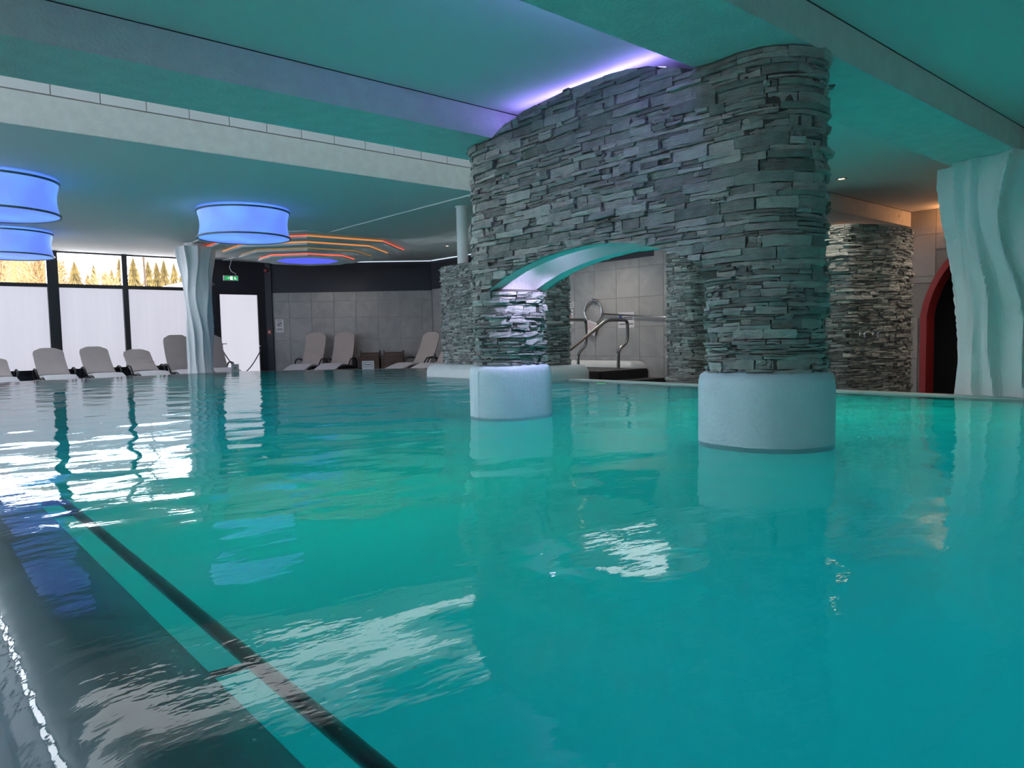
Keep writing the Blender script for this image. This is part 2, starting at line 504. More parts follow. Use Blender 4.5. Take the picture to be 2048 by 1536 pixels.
# tile rows share the joints read from the photograph (z = 1.324, y = 8.94)
zj = [DECK, -0.395, 0.18, 0.754, 1.324, 1.9, 2.235, 2.67]
yj = [8.94 + T * i for i in range(-16, 13)]
for i in range(len(yj) - 1):
    ya, yb = yj[i], min(yj[i + 1], 15.86)
    if yb - ya < 0.03: continue
    for j in range(len(zj) - 1):
        za, zb = zj[j], zj[j + 1]
        ym = (ya + yb) / 2
        if ya > 8.5 and za >= 2.0: continue
        if ya > 8.5 and za >= 1.85: zb = 2.06
        if ya > 13 and za >= 1.85: continue
        if zb > Z_COF + .01 and ya < 8.5: zb = 2.9
        # leave the doorway free: trim the tiles that meet it
        if yb > DY0 - .12 and ya < DY1 + .12:
            top = max(door_top(max(DY0, min(DY1, ya))), door_top(max(DY0, min(DY1, yb))), door_top(max(DY0, min(DY1, ym)))) + 0.10
            if zb <= top:
                if yb > DY1 + .12 and ya < DY1 + .12:
                    tile_piece(end_wall, (X_END + .012, yb - G, za), (0, -1), yb - DY1 - .12 - G, zb - za - G, (-1, 0))
                if ya < DY0 - .12 and yb > DY0 - .12:
                    tile_piece(end_wall, (X_END + .012, DY0 - .12, za), (0, -1), DY0 - .12 - ya - G, zb - za - G, (-1, 0))
                continue
            if za < top: za = top
            if zb - za < .02: continue
        tile_piece(end_wall, (X_END + .012, yb - G, za), (0, -1), yb - ya - G, zb - za - G, (-1, 0))
# navy band above the tiles
band = MB(); band.box(X_END - .004, X_END + .02, 8.577, 13.0, 2.065, Z_LOW); band.box(X_END - .004, X_END + .02, 13.0, 15.93, 1.905, Z_LOW)
band.build('painted_band', 'navy', end_wall)

# oblique back wall
ob_wall = thing('wall_back', 'oblique grey tiled wall with navy band behind two loungers', None, (*OB_A, DECK), kind='structure')
def obp(t, off=0.0): return tuple(OB_A + OB_D * t + OB_N * off)
MB().prism([obp(-.1, -.014), obp(OB_L + .1, -.014), obp(OB_L + .2, -.3), obp(-.2, -.3)], DECK, 3.0).build('wall_core', 'grout', ob_wall)
tt = [0.146, 0.557] + [0.557 + .575 * i for i in range(1, 7)] + [OB_L]
zz = [DECK, 0.075, 0.64, 1.207, 1.64, 1.872]
for i in range(len(tt) - 1):
    for j in range(len(zz) - 1):
        if tt[i + 1] - tt[i] < .02: continue
        p = obp(tt[i] + G, -.014)
        tile_piece(ob_wall, (p[0], p[1], zz[j]), tuple(OB_D), tt[i + 1] - tt[i] - G, zz[j + 1] - zz[j] - G, tuple(OB_N), thick=0.014)
MB().prism([obp(0.0, .006), obp(OB_L, .006), obp(OB_L, -.02), obp(0.0, -.02)], 1.876, Z_LOW).build('painted_band', 'navy', ob_wall)
MB().prism([obp(-.30, .05), obp(0.13, .05), obp(0.13, -.03), obp(-.30, -.03)], DECK, Z_LOW).build('corner_post', 'navy', ob_wall)
# cove light strips along the top of the end and back walls
s = MB().prism([obp(1.75, .03), obp(OB_L, .03), obp(OB_L, .012), obp(1.75, .012)], Z_LOW - .040, Z_LOW - .024).build('light_strip', 'led_white')
tag(s, 'thin white light strip at ceiling edge above the oblique tiled wall', 'light strip')
s = MB().box(X_END - .035, X_END - .012, 10.0, 15.8, Z_LOW - .040, Z_LOW - .024).build('light_strip', 'led_white')
tag(s, 'thin white light strip at ceiling edge running to the round white pole', 'light strip')

# window wall
WZ0, WTR, WTOP = 0.097, 1.927, Z_LOW
wall_box('wall_window', X_LEFT - .2, 7.7, Y_WIN, Y_WIN + .2, DECK, WZ0 - .03, 'navy', 'navy parapet under the frosted windows')
wall_box('wall_window_side', 5.9, 6.36, Y_WIN - .02, Y_WIN + .2, DECK, Z_LOW, 'navy', 'navy wall between the last window and the door')
wall_box('wall_window_head', 6.36, 7.72, Y_WIN - .02, Y_WIN + .2, 1.89, Z_LOW, 'navy', 'navy wall above the glazed door')
wall_box('wall_window_corner', 7.40, 7.72, Y_WIN - .02, Y_WIN + .2, DECK, 1.89, 'navy', 'navy wall strip right of the glazed door')
mull = [(2.86 - 1.42 * i) for i in range(4, -1, -1)] + [4.28, 5.86]
WIDE = 2.86
wlabels = {}
for i in range(len(mull) - 1):
    xa, xb = mull[i], mull[i + 1]
    ha = 0.105 if abs(xa - WIDE) < .01 else 0.055
    hb = 0.105 if abs(xb - WIDE) < .01 else 0.055
    w = thing('window_%d' % (i + 1), 'tall window bay with clear upper and frosted lower pane', None, ((xa + xb) / 2, Y_WIN, WZ0), kind='structure')
    MB().box(xa, xa + ha, Y_WIN - .10, Y_WIN + .05, WZ0 - .06, WTOP).build('mullion', 'frame', w)
    MB().box(xb - hb, xb, Y_WIN - .10, Y_WIN + .05, WZ0 - .06, WTOP).build('mullion', 'frame', w)
    MB().box(xa + ha, xb - hb, Y_WIN - .06, Y_WIN + .05, WTR - .045, WTR + .035).build('transom', 'frame', w)
    MB().box(xa + ha, xb - hb, Y_WIN - .06, Y_WIN + .05, WZ0 - .06, WZ0).build('sill_rail', 'frame', w)
    MB().box(xa + ha, xb - hb, Y_WIN - .04, Y_WIN + .05, WTOP - .03, WTOP).build('head_rail', 'frame', w)
    MB().box(xa + ha, xb - hb, Y_WIN - .01, Y_WIN + .012, WZ0, WTR - .045).build('frosted_pane', 'frost', w)
    MB().add([(xa + ha, Y_WIN, WTR + .035), (xb - hb, Y_WIN, WTR + .035), (xb - hb, Y_WIN, WTOP - .03), (xa + ha, Y_WIN, WTOP - .03)], [(0, 1, 2, 3)]).build('clear_pane', 'glass', w)
# side glazing on the left (outside the frame, seen only in reflections)
wall_box('wall_left', X_LEFT - .2, X_LEFT, Y_BACK, -0.383, DECK, 3.7, 'plaster', 'plain plaster wall left of the camera')
wall_box('wall_left_parapet', X_LEFT - .2, X_LEFT, -0.383, Y_WIN + .2, DECK, WZ0 - .03, 'navy', 'navy parapet under the side windows')
wall_box('wall_left_head', X_LEFT - .2, X_LEFT, -0.383, Y_WIN + .2, WTOP, 3.7, 'plaster', 'plaster strip above the side windows')
for i in range(11):
    ya = -0.383 + 1.7167 * i; yb = ya + 1.7167
    w = thing('window_%d' % (i + 7), 'side window bay with clear upper and frosted lower pane', None, (X_LEFT, (ya + yb) / 2, WZ0), kind='structure')
    X0 = X_LEFT
    MB().box(X0 - .05, X0 + .10, ya, ya + .055, WZ0 - .06, WTOP).build('mullion', 'frame', w)
    MB().box(X0 - .05, X0 + .10, yb - .055, yb, WZ0 - .06, WTOP).build('mullion', 'frame', w)
    MB().box(X0 - .05, X0 + .06, ya + .055, yb - .055, WTR - .045, WTR + .035).build('transom', 'frame', w)
    MB().box(X0 - .05, X0 + .06, ya + .055, yb - .055, WZ0 - .06, WZ0).build('sill_rail', 'frame', w)
    MB().box(X0 - .012, X0 + .01, ya + .055, yb - .055, WZ0, WTR - .045).build('frosted_pane', 'frost', w)
    MB().add([(X0, ya + .055, WTR + .035), (X0, yb - .055, WTR + .035), (X0, yb - .055, WTOP), (X0, ya + .055, WTOP)], [(0, 1, 2, 3)]).build('clear_pane', 'glass', w)
wall_box('wall_rear', X_LEFT - .2, X_END + .3, Y_BACK - .2, Y_BACK, DECK, WZ0 - .03, 'navy', 'navy parapet of the window wall behind the camera')
wall_box('wall_rear_head', X_LEFT - .2, X_END + .3, Y_BACK - .2, Y_BACK, Z_COF - .10, 3.7, 'plaster', 'plaster strip above the windows behind the camera')
for i in range(9):
    xa = X_LEFT - .1 + 1.6 * i; xb = xa + 1.6
    w = thing('window_%d' % (i + 18), 'opal glazed window bay behind the camera', None, ((xa + xb) / 2, Y_BACK, WZ0), kind='structure')
    MB().box(xa, xa + .055, Y_BACK - .05, Y_BACK + .10, WZ0 - .06, Z_COF - .08).build('mullion', 'frame', w)
    MB().box(xb - .055, xb, Y_BACK - .05, Y_BACK + .10, WZ0 - .06, Z_COF - .08).build('mullion', 'frame', w)
    MB().box(xa + .055, xb - .055, Y_BACK - .05, Y_BACK + .06, 1.16, 1.23).build('transom', 'frame', w)
    MB().box(xa + .055, xb - .055, Y_BACK - .012, Y_BACK + .01, WZ0 - .04, 1.16).build('frosted_pane', 'rear_frost', w)
    MB().box(xa + .055, xb - .055, Y_BACK - .012, Y_BACK + .01, 1.23, Z_COF - .08).build('opal_pane', 'rear_frost', w)

# glazed door
d = thing('door_1', 'glazed frosted door in a black frame beside the exit sign', None, (6.88, Y_WIN, DECK), kind='structure')
MB().box(6.30, 6.40, Y_WIN - .06, Y_WIN + .05, DECK, 1.89).build('door_frame', 'frame', d)
MB().box(7.36, 7.46, Y_WIN - .06, Y_WIN + .05, DECK, 1.89).build('door_frame', 'frame', d)
MB().box(6.40, 7.36, Y_WIN - .06, Y_WIN + .05, 1.815, 1.89).build('door_frame', 'frame', d)
MB().box(6.40, 7.36, Y_WIN - .02, Y_WIN + .01, DECK, DECK + .12).build('kick_rail', 'frame', d)
MB().box(6.40, 7.36, Y_WIN - .01, Y_WIN + .012, DECK + .12, 1.815).build('frosted_pane', 'frost_door', d)
hd = MB(); hd.tube([(6.37, Y_WIN - .06, .58), (6.37, Y_WIN - .13, .58), (6.50, Y_WIN - .13, .58)], .012); hd.box(6.35, 6.39, Y_WIN - .075, Y_WIN - .06, .42, .68)
hd.build('door_handle', 'steel', d)

# ceilings and beams
def ceil_box(name, x0, x1, y0, y1, z0, z1, mat, label): return wall_box(name, x0, x1, y0, y1, z0, z1, mat, label)
ceil_box('ceiling', X_LEFT - .2, X_END + .2, Y_BACK, B2A, Z_COF, Z_COF + .1, 'ceiling', 'smooth ceiling over the near end of the pool')
ceil_box('ceiling_middle', X_LEFT - .2, X_END + .2, B2B, B1A, Z_COF, Z_COF + .1, 'ceiling', 'smooth ceiling bay over the stone arch')
ceil_box('ceiling_window_hall', X_LEFT - .2, 6.53, Y_FAS + .03, Y_WIN + .2, Z_LOW, Z_LOW + .12, 'ceiling', 'smooth ceiling over the far pool and windows')
ceil_box('ceiling_side_hall', 6.53, X_END + .2, Y_FAS + .03, Y_WIN + .2, Z_LOW - .018, Z_LOW + .12, 'ceiling', 'slightly lower ceiling strip over the far right corner')
ceil_box('trim_4', X_LEFT - .2, X_END, B2A, B2B, Z_SOF, Z_COF + .1, 'plaster', 'near rough plastered ceiling beam over the fluted column')
ceil_box('trim_5', X_LEFT - .2, X_END, B1A, B1B, Z_SOF, 3.7, 'plaster', 'far rough plastered ceiling beam crossing the stone arch')
wall_box('trim_7', X_LEFT - .2, X_END, B1A - .003, B1A, Z_COF - .005, Z_COF, 'frame', 'thin dark strip painted as shadow gap between the far beam and the ceiling')  # this strip and the next put the shadow gap in as dark colour
wall_box('trim_8', X_LEFT - .2, X_END, B2A - .003, B2A, Z_COF - .005, Z_COF, 'frame', 'thin dark strip painted as shadow gap between the near beam and the ceiling')
fas = thing('trim_6', 'lit plaster fascia with a row of white tiles above', None, (4, Y_FAS, Z_LOW), kind='structure')
MB().box(X_LEFT - .2, X_END, Y_FAS + .03, Y_FAS + .2, Z_LOW + .12, 3.17).build('backing', 'grout', fas)
MB().box(X_LEFT - .2, X_END, Y_FAS + .06, Y_FAS + .2, 3.17, 3.72).build('outer_frame', 'column', fas)
MB().box(X_LEFT - .2, X_END, Y_FAS, Y_FAS + .03, Z_LOW - .012, 2.975).build('plaster_band', 'plaster', fas, bevel=0.004)
xs0 = 1.343 - .422 * 11
for i in range(34):
    xa = xs0 + .422 * i
    if xa + .42 > X_END: break
    tile_piece(fas, (xa + .004, Y_FAS + .03, 2.99), (1, 0), .414, .15, (0, -1), mat='fascia_tile', thick=0.015)
for i in range(11):
    xa = X_LEFT + 1.266 * i
    MB().box(xa + .008, xa + 1.258, Y_FAS + .035, Y_FAS + .05, 3.18, 3.66).build('clerestory_pane', 'clerestory', fas)
# roof with opal skylights between far beam and fascia
roof = thing('ceiling_skylight', 'raised roof with opal skylight panes behind the far beam', None, (4, 6.4, 3.7), kind='structure')
mb = MB(); mb.box(X_LEFT - .2, X_END + .2, B1B, 5.3, 3.7, 3.8); mb.box(X_LEFT - .2, X_END + .2, 7.6, Y_FAS + .2, 3.7, 3.8)
mb.box(X_LEFT - .2, -1.0, 5.3, 7.6, 3.7, 3.8); mb.box(9.4, X_END + .2, 5.3, 7.6, 3.7, 3.8)
for i in range(9): mb.box(-1.0 + 1.3 * i - .06, -1.0 + 1.3 * i + .06, 5.3, 7.6, 3.7, 3.8)
mb.build('roof_slab', 'ceiling', roof)
for i in range(8):
    xa = -1.0 + 1.3 * i
    MB().box(xa + .06, xa + 1.24, 5.3, 7.6, 3.74, 3.76).build('pane', 'skylight', roof)

# ------------------------------------------------------------------ water
def water_mesh():
    r = np.random.default_rng(3)
    step = 0.04
    xs = np.arange(PX0, 8.7 + step, step); ys = np.arange(PY0 + .01, PY1 + step * .5, step)
    filmx = np.array([0.078, 0.082, 0.088, 0.097, 0.11, 0.125, 0.145, 0.165, 0.19, 0.215, 0.24, 0.265, 0.29, 0.32, 0.35, 0.38, 0.41, 0.44, 0.465])
    filmz = np.interp(filmx, [x for x, z in RIM[::-1][1:]], [z for x, z in RIM[::-1][1:]]) + 0.010
    filmz = np.minimum(filmz, 0.0)
    filmz[filmx > 0.33] = 0.0
    # smooth the film so that it bends gently over the crest
    fz = np.interp(filmx, [0.078, 0.088, 0.108, 0.142, 0.182, 0.225, 0.265, 0.31, 0.36, 0.42, 0.47], [-0.235, -0.165, -0.108, -0.063, -0.031, -0.0115, -0.0045, -0.0015, -0.0005, 0, 0])
    X = np.concatenate([filmx, xs]); Z0 = np.concatenate([fz, np.zeros(len(xs))])
    gx, gy = np.meshgrid(X, ys, indexing='ij')
    z = np.zeros_like(gx)
    for i in range(30):
        lam = float(np.exp(r.uniform(math.log(0.13), math.log(0.9))))
        th = r.uniform(0, 2 * math.pi)
        kx, ky = math.cos(th) * 2 * math.pi / lam, math.sin(th) * 2 * math.pi / lam
        a = 0.00125 * lam ** 1.05 * r.uniform(.5, 1.2)
        ph = r.uniform(0, 6.28)
        z += a * np.sin(kx * gx + ky * gy + ph + 1.5 * np.sin(0.9 * gx + 0.7 * gy + ph))
    mod = 0.72 + 0.38 * np.clip((np.hypot(gx, gy) - 1.5) / 5.0, 0, 1)
    mod *= 0.75 + 0.35 * np.sin(0.8 * gx + 1.1) * np.sin(0.55 * gy + 0.4)
    z *= mod
    fade = np.clip((gx - 0.1) / 0.35, 0.25, 1)
    z *= fade
    z += np.concatenate([fz, np.zeros(len(xs))])[:, None]
    # streaks in the film where it runs over the rim
    st = np.clip((0.30 - gx) / 0.15, 0, 1)
    z += st * 0.0012 * (np.sin(gy * 61 + 9 * gx) + np.sin(gy * 97 + 2 + 14 * gx) + .7 * np.sin(gy * 151 + 25 * gx))
    ni, nj = gx.shape
    def inside(x, y):
        ok = (x <= PX1 + .001) | ((x <= 8.701) & (y >= 9.5) & (y <= 12.3))
        lim = 12.25 + (8.7 - x) * (PY1 - 12.25) / (8.7 - 5.65)
        ok2 = (y >= 9.5) & (x > PX1) & (y <= lim)
        return ((x <= PX1) & (y <= np.minimum(PY1 + .001, lim + 0.0 * x)) ) | ok2
    cx = (gx[:-1, :-1] + gx[1:, 1:]) / 2; cyy = (gy[:-1, :-1] + gy[1:, 1:]) / 2
    keep = inside(cx, cyy)
    idx = np.arange(ni * nj).reshape(ni, nj)
    quads = np.stack([idx[:-1, :-1], idx[1:, :-1], idx[1:, 1:], idx[:-1, 1:]], -1)[keep]
    used = np.unique(quads); remap = -np.ones(ni * nj, int); remap[used] = np.arange(len(used))
    co = np.stack([gx.ravel(), gy.ravel(), z.ravel()], -1)[used]
    quads = remap[quads]
    me = bpy.data.meshes.new('pool_water')
    me.vertices.add(len(co)); me.vertices.foreach_set('co', co.ravel())
    me.loops.add(quads.size); me.loops.foreach_set('vertex_index', quads.ravel().astype(np.int32))
    me.polygons.add(len(quads)); me.polygons.foreach_set('loop_start', np.arange(0, quads.size, 4, dtype=np.int32))
    me.polygons.foreach_set('use_smooth', np.ones(len(quads), bool))
    me.update(calc_edges=True); me.validate()
    me.materials.append(MAT['water'])
    o = bpy.data.objects.new('pool_water', me); COL.objects.link(o)
    return tag(o, 'rippled turquoise pool water reflecting windows and arch', 'water', kind='stuff')
water = water_mesh()
MURK = -0.20
def murk_z(x):
    t_ = min(1, max(0, (x - 0.75) / 1.6)); t_ = t_ * t_ * (3 - 2 * t_)
    return -0.16 + (0.16 - 0.024) * t_
xs_ = [PX0, 0.62] + [0.75 + 1.6 * i / 16 for i in range(17)] + [PX1]
mk_ = MB()
for x in xs_:
    mk_.v += [(x, PY0, murk_z(x)), (x, PY1 if x < 5.65 else 12.25 + (8.7 - x) * (PY1 - 12.25) / 3.05, murk_z(x))]
mk_.f = [(2 * i, 2 * i + 2, 2 * i + 3, 2 * i + 1) for i in range(len(xs_) - 2)]
k_ = len(xs_) - 2
mk_.v += [(5.65, PY1, -.024), (8.7, 12.25, -.024), (8.7, 9.5, -.024), (PX1, 9.5, -.024)]
n_ = 2 * len(xs_)
mk_.f.append((2 * k_, 2 * k_ + 2, n_ + 3, n_ + 2, n_ + 1, n_, 2 * k_ + 1))
mk_ = mk_.build('milky_depth', 'murk', water, smooth=True)
mk_['kind'] = 'stuff'

# underwater lamps: round lens on the wall or floor, with its own light
def pool_lamp(loc, axis, color, energy, label, lens, group='underwater pool lamps'):
    t = thing('underwater_lamp', label, 'pool lamp', loc, group=None)
    ax = Vector(axis).normalized()
    q = Vector((0, 0, 1)).rotation_difference(ax).to_matrix().to_4x4()
    m = Matrix.Translation(loc) @ q
    if loc[2] > FL + .05: MB().lathe([(.05, FL - loc[2]), (.05, 0.0)], loc, 16).build('stub', 'steel', t, smooth=True)
    MB().lathe([(0.0, 0.0), (.12, 0.0), (.13, .008), (.125, .02), (.10, .022)], (0, 0, 0), 28).xf(m).build('bezel', 'steel', t, smooth=True)
    MB().lathe([(.10, .02), (.06, .028), (0.001, .03)], (0, 0, 0), 28).xf(m).build('lens', lens, t, smooth=True)
    p = Vector(loc) + ax * 0.16
    lamp('lamp_light', 'POINT', p, color, energy, t, 0.10)
    return t
GREEN = (0.12, 1.0, 0.50); CYAN = (0.18, 0.76, 1.0); TEAL = (0.14, 0.90, 0.86)
FL = -1.8
BLUE = (0.14, 0.62, 1.0)
LAMPS = [((1.75, 2.9, FL), (0, 0, 1), GREEN, 29, 'green pool lamp on the floor in front of the arch', 'lamp_green'),
         ((5.4, 2.7, FL), (0, 0, 1), (0.14, 1.0, 0.68), 96, 'green pool lamp on the floor right of the arch', 'lamp_green'),
         ((2.95, 2.05, FL + .5), (0, 0, 1), GREEN, 4, 'small green lamp on a stub before the right plinth', 'lamp_green'),
         ((2.95, 4.25, FL + .5), (0, 0, 1), GREEN, 5, 'small green lamp on a stub before the left plinth', 'lamp_green'),
         ((3.5, 3.15, FL + .3), (0, 0, 1), BLUE, 8, 'blue pool lamp on the floor under the arch', 'lamp_cyan'),
         ((1.6, 0.6, FL), (0, 0, 1), CYAN, 14, 'cyan pool lamp on the floor near the camera', 'lamp_cyan'),
         ((4.0, 0.2, FL), (0, 0, 1), CYAN, 22, 'cyan pool lamp on the floor right of the camera', 'lamp_cyan'),
         ((2.0, 5.8, FL), (0, 0, 1), CYAN, 24, 'cyan pool lamp on the floor left of the arch', 'lamp_cyan'),
         ((5.2, 5.8, FL), (0, 0, 1), CYAN, 28, 'cyan pool lamp on the floor behind the arch', 'lamp_cyan'),
         ((3.6, 8.8, FL), (0, 0, 1), TEAL, 42, 'cyan pool lamp on the floor in mid pool', 'lamp_cyan'),
         ((3.6, 12.5, FL), (0, 0, 1), TEAL, 42, 'cyan pool lamp on the floor of the far pool', 'lamp_cyan')]
for a in LAMPS: pool_lamp(*a)
for (lx, ly, dx, dy, lab) in ((PX1 - .012, 6.3, 0, 1, 'small green lamp slit in the pool wall under the handrail'), (4.05, PY1 - .012, 1, 0, 'small green lamp slit in the far pool wall under the loungers')):
    t = thing('wall_slit_lamp', lab, 'pool lamp', (lx, ly, -.03))
    h_ = .075
    MB().box(lx - dx * h_ - .012, lx + dx * h_ + .012 if dx else lx + .006, ly - dy * h_ - .012, ly + dy * h_ + .012 if dy else ly + .006, -.042, -.012).build('bezel', 'steel', t)
    MB().box(lx - dx * h_ - (0 if dx else .016), lx + dx * h_ - (0 if dx else .012), ly - dy * h_ - (0 if dy else .016), ly + dy * h_ - (0 if dy else .012), -.036, -.02).build('lens', 'lamp_green', t)

# submerged rail along the near wall
t = thing('submerged_rail', 'dark steel rail under water along the near pool wall', 'rail', (0.575, 1.0, -0.1))
MB().tube([(0.575, y, -0.10) for y in np.linspace(-1.0, 3.75, 20)] + [(0.56, 3.80, -0.10), (0.50, 3.82, -0.10)], 0.0175, 12).build('rail', 'dark_steel', t, smooth=True, auto=40)
for yb in (-0.4, 1.56, 3.5):
    MB().tube([(0.485, yb + .0, -0.104), (0.575, yb - .01, -0.104)], 0.008, 8).build('bracket', 'dark_steel', t, smooth=True, auto=40)

# ------------------------------------------------------------------ stacked-stone cladding
class Path:
    def __init__(s, pts, closed=True):
        s.p = [np.array(q, float) for q in pts]; s.closed = closed
        P = s.p + ([s.p[0]] if closed else [])
        s.P = np.array(P); seg = np.linalg.norm(np.diff(s.P, axis=0), axis=1)
        s.c = np.concatenate([[0], np.cumsum(seg)]); s.L = s.c[-1]
        tang = np.diff(s.P, axis=0) / seg[:, None]
        s.n = np.stack([tang[:, 1], -tang[:, 0]], 1)          # outward for counter-clockwise paths
    def at(s, q):
        q = q % s.L if s.closed else min(max(q, 0), s.L - 1e-6)
        i = min(int(np.searchsorted(s.c, q, 'right')) - 1, len(s.n) - 1)
        f = (q - s.c[i]) / (s.c[i + 1] - s.c[i])
        p = s.P[i] * (1 - f) + s.P[i + 1] * f
        # blend normals near segment ends for curved parts
        j = (i + 1) % len(s.n) if f > .5 else (i - 1) % len(s.n)
        wgt = abs(f - .5); nn = s.n[i] * (1 - wgt) + s.n[j] * wgt
        if np.dot(s.n[i], s.n[j]) < 0.2: nn = s.n[i]
        return p, nn / np.linalg.norm(nn)

def round_poly(pts, rad, seg=6):
    out = []; n = len(pts)
    for i in range(n):
        p0, p1, p2 = [np.array(pts[(i + k) % n], float) for k in (-1, 0, 1)]
        r = rad[i] if isinstance(rad, (list, tuple)) else rad
        a = (p0 - p1) / np.linalg.norm(p0 - p1); b = (p2 - p1) / np.linalg.norm(p2 - p1)
        ang = math.acos(np.clip(a @ b, -1, 1)); dd = min(r / math.tan(ang / 2), np.linalg.norm(p0 - p1) * .49, np.linalg.norm(p2 - p1) * .49)
        A, B = p1 + a * dd, p1 + b * dd
        for k in range(seg + 1):
            t = k / seg; out.append((1 - t) ** 2 * A + 2 * t * (1 - t) * p1 + t ** 2 * B)
    res = [out[0]]
    for q in out[1:]:
        if np.linalg.norm(q - res[-1]) > 1e-4: res.append(q)
    if np.linalg.norm(res[0] - res[-1]) < 1e-4: res.pop()
    return res

def stones_on(path, z0, z1, hr, lr, R, zlo=None, zhi=None, proud=(0.003, 0.034), wav=0.008):
    """rows of ledge stones that follow the path; returns (verts, faces, centre, normal, size, tint)"""
    out = []
    z = z0
    def make(s0, s1, a, b):
        gap = 0.0025
        s0 += gap; s1 -= gap; a += gap * .6; b -= gap * .6
        if s1 - s0 < .015 or b - a < .006: return
        pm, nm = path.at((s0 + s1) / 2)
        lo = -9 if zlo is None else zlo(pm); hi = 9 if zhi is None else zhi(pm)
        if a > hi - .008 or b < lo + .006: return
        nx = max(2, min(4, int((s1 - s0) / 0.055)))
        d = R.uniform(*proud)
        if R.random() < .1: d += R.uniform(.006, .014)
        tl = R.uniform(-.008, .008); tv = R.uniform(-.007, .007)
        ph = R.uniform(0, 6)
        front = []; back = []
        for j in range(3):
            fz = (0, .5, 1)[j]
            for i in range(nx + 1):
                fs = i / nx
                s = s0 + (s1 - s0) * fs
                edge_s = i in (0, nx); edge_z = j in (0, 2)
                zz_ = a + (b - a) * fz
                if edge_z: zz_ += R.uniform(-.0035, .0035)
                if edge_s and not edge_z: s += R.uniform(-.004, .004)
                dd = d + tl * (fs - .5) * 2 + tv * (fz - .5) * 2 + R.uniform(-.0055, .0055)
                if edge_s or edge_z: dd -= 0.005
                p, nn = path.at(s)
                zz_ += wav * math.sin(2.1 * s + 3.3 * z)
                l_ = -9 if zlo is None else zlo(p); h_ = 9 if zhi is None else zhi(p)
                zz_ = min(max(zz_, l_), h_)
                dd = max(dd, .001)
                front.append((p[0] + nn[0] * dd, p[1] + nn[1] * dd, zz_))
                back.append((p[0] - nn[0] * .006, p[1] - nn[1] * .006, zz_))
        W = nx + 1; fs_ = []
        for j in range(2):
            for i in range(nx):
                q = j * W + i
                fs_.append((q, q + 1, q + 1 + W, q + W))
        ring = list(range(W)) + [W * 2 - 1] + list(range(3 * W - 1, 2 * W - 1, -1)) + [W]
        nF = 3 * W
        vs = list(front); bidx = {}
        for q in ring:
            bidx[q] = len(vs); vs.append(back[q])
        for k in range(len(ring)):
            q, r_ = ring[k], ring[(k + 1) % len(ring)]
            fs_.append((r_, q, bidx[q], bidx[r_]))
        c = np.mean(np.array(front), axis=0)
        out.append((vs, fs_, c, nm, (s1 - s0) * (b - a), R.random()))
    while z < z1:
        h = R.uniform(*hr); b = min(z + h, z1 + .01)
        s = -R.uniform(0, lr[1]); L = path.L
        start = s
        while s < start + L - .02:
            l = R.uniform(*lr)
            if s + l > start + L - .05: l = start + L - s
            k = R.random()
            if k < .48 and h > hr[0] * 1.1:
                m = z + h * R.uniform(.38, .62); c1 = s + l * R.uniform(.3, .7)
                make(s, s + l, z, m)
                if R.random() < .6: make(s, c1, m, b); make(c1, s + l, m, b)
                else: make(s, s + l, m, b)
            else:
                make(s, s + l, z, b)
            s += l
        z = b
    return out

def clad(parent, stones, limit=300):
    """the stones that show largest become parts, the rest one joined part"""
    sc = []
    for i, (vs, fs, c, nm, sz, tint) in enumerate(stones):
        v = CAM - c; d = np.linalg.norm(v)
        px, py, dep = cam_project(c)
        face = (v[:2] @ nm) / d
        ok = face > 0.02 and dep > 0 and 0 < px < 2048 and 0 < py < 1536
        sc.append((-(sz * face / d ** 2) if ok else 0, i))
    sc.sort()
    big = [i for s_, i in sc[:limit] if s_ < 0]
    bigset = set(big)
    def mk(name, vs, fs, tints):
        me = bpy.data.meshes.new(name)
        inv = ROOT_INV[parent.name]; loc = inv.translation
        me.from_pydata([(x + loc.x, y + loc.y, z + loc.z) for x, y, z in vs], [], fs)
        at = me.attributes.new('tint', 'FLOAT', 'POINT'); at.data.foreach_set('value', tints)
        me.materials.append(MAT['stone'])
        o = bpy.data.objects.new(name, me); COL.objects.link(o); o.parent = parent
        return o
    for i in big:
        vs, fs, c, nm, sz, tint = stones[i]
        mk('stone', vs, fs, [tint] * len(vs))
    V = []; F = []; Tn = []
    for i, (vs, fs, c, nm, sz, tint) in enumerate(stones):
        if i in bigset: continue
        o = len(V); V += vs; F += [tuple(q + o for q in f) for f in fs]; Tn += [tint] * len(vs)
    if V:
        o = mk('small_stones', V, F, Tn); o['kind'] = 'stuff'

# ------------------------------------------------------------------ the stone arch
AX = 3.69; AR = 0.275
AY0, AY1 = 1.80 + .015, 4.53      # outer ends
C1, C2 = AY0 + AR, AY1 - AR
IN_R, IN_L = 2.385, 4.075          # inner sides of the two pillars
ARCH = [(2.335, 0.93), (2.36, 0.965), (2.404, 1.006), (2.538, 1.066), (2.753, 1.131), (2.92, 1.156), (3.068, 1.169), (3.22, 1.170), (3.374, 1.160), (3.55, 1.138), (3.714, 1.108), (3.88, 1.068), (4.04, 1.012), (4.15, 0.965), (4.225, 0.925)]
TOP = [(1.5, 2.024), (2.35, 2.024), (2.42, 2.045), (2.5, 2.072), (2.7, 2.140), (2.85, 2.162), (3.01, 2.174), (3.2, 2.180), (3.35, 2.177), (3.6, 2.160), (3.787, 2.138), (3.95, 2.095), (4.06, 2.045), (4.088, 2.024), (5, 2.024)]
def z_arch(y): return interp(y, ARCH) if ARCH[0][0] < y < ARCH[-1][0] else -9
def z_top(y): return interp(y, TOP)
def half_w(y, r=AR):
    if y < C1: return math.sqrt(max(0, r * r - (C1 - y) ** 2))
    if y > C2: return math.sqrt(max(0, r * r - (y - C2) ** 2))
    return r
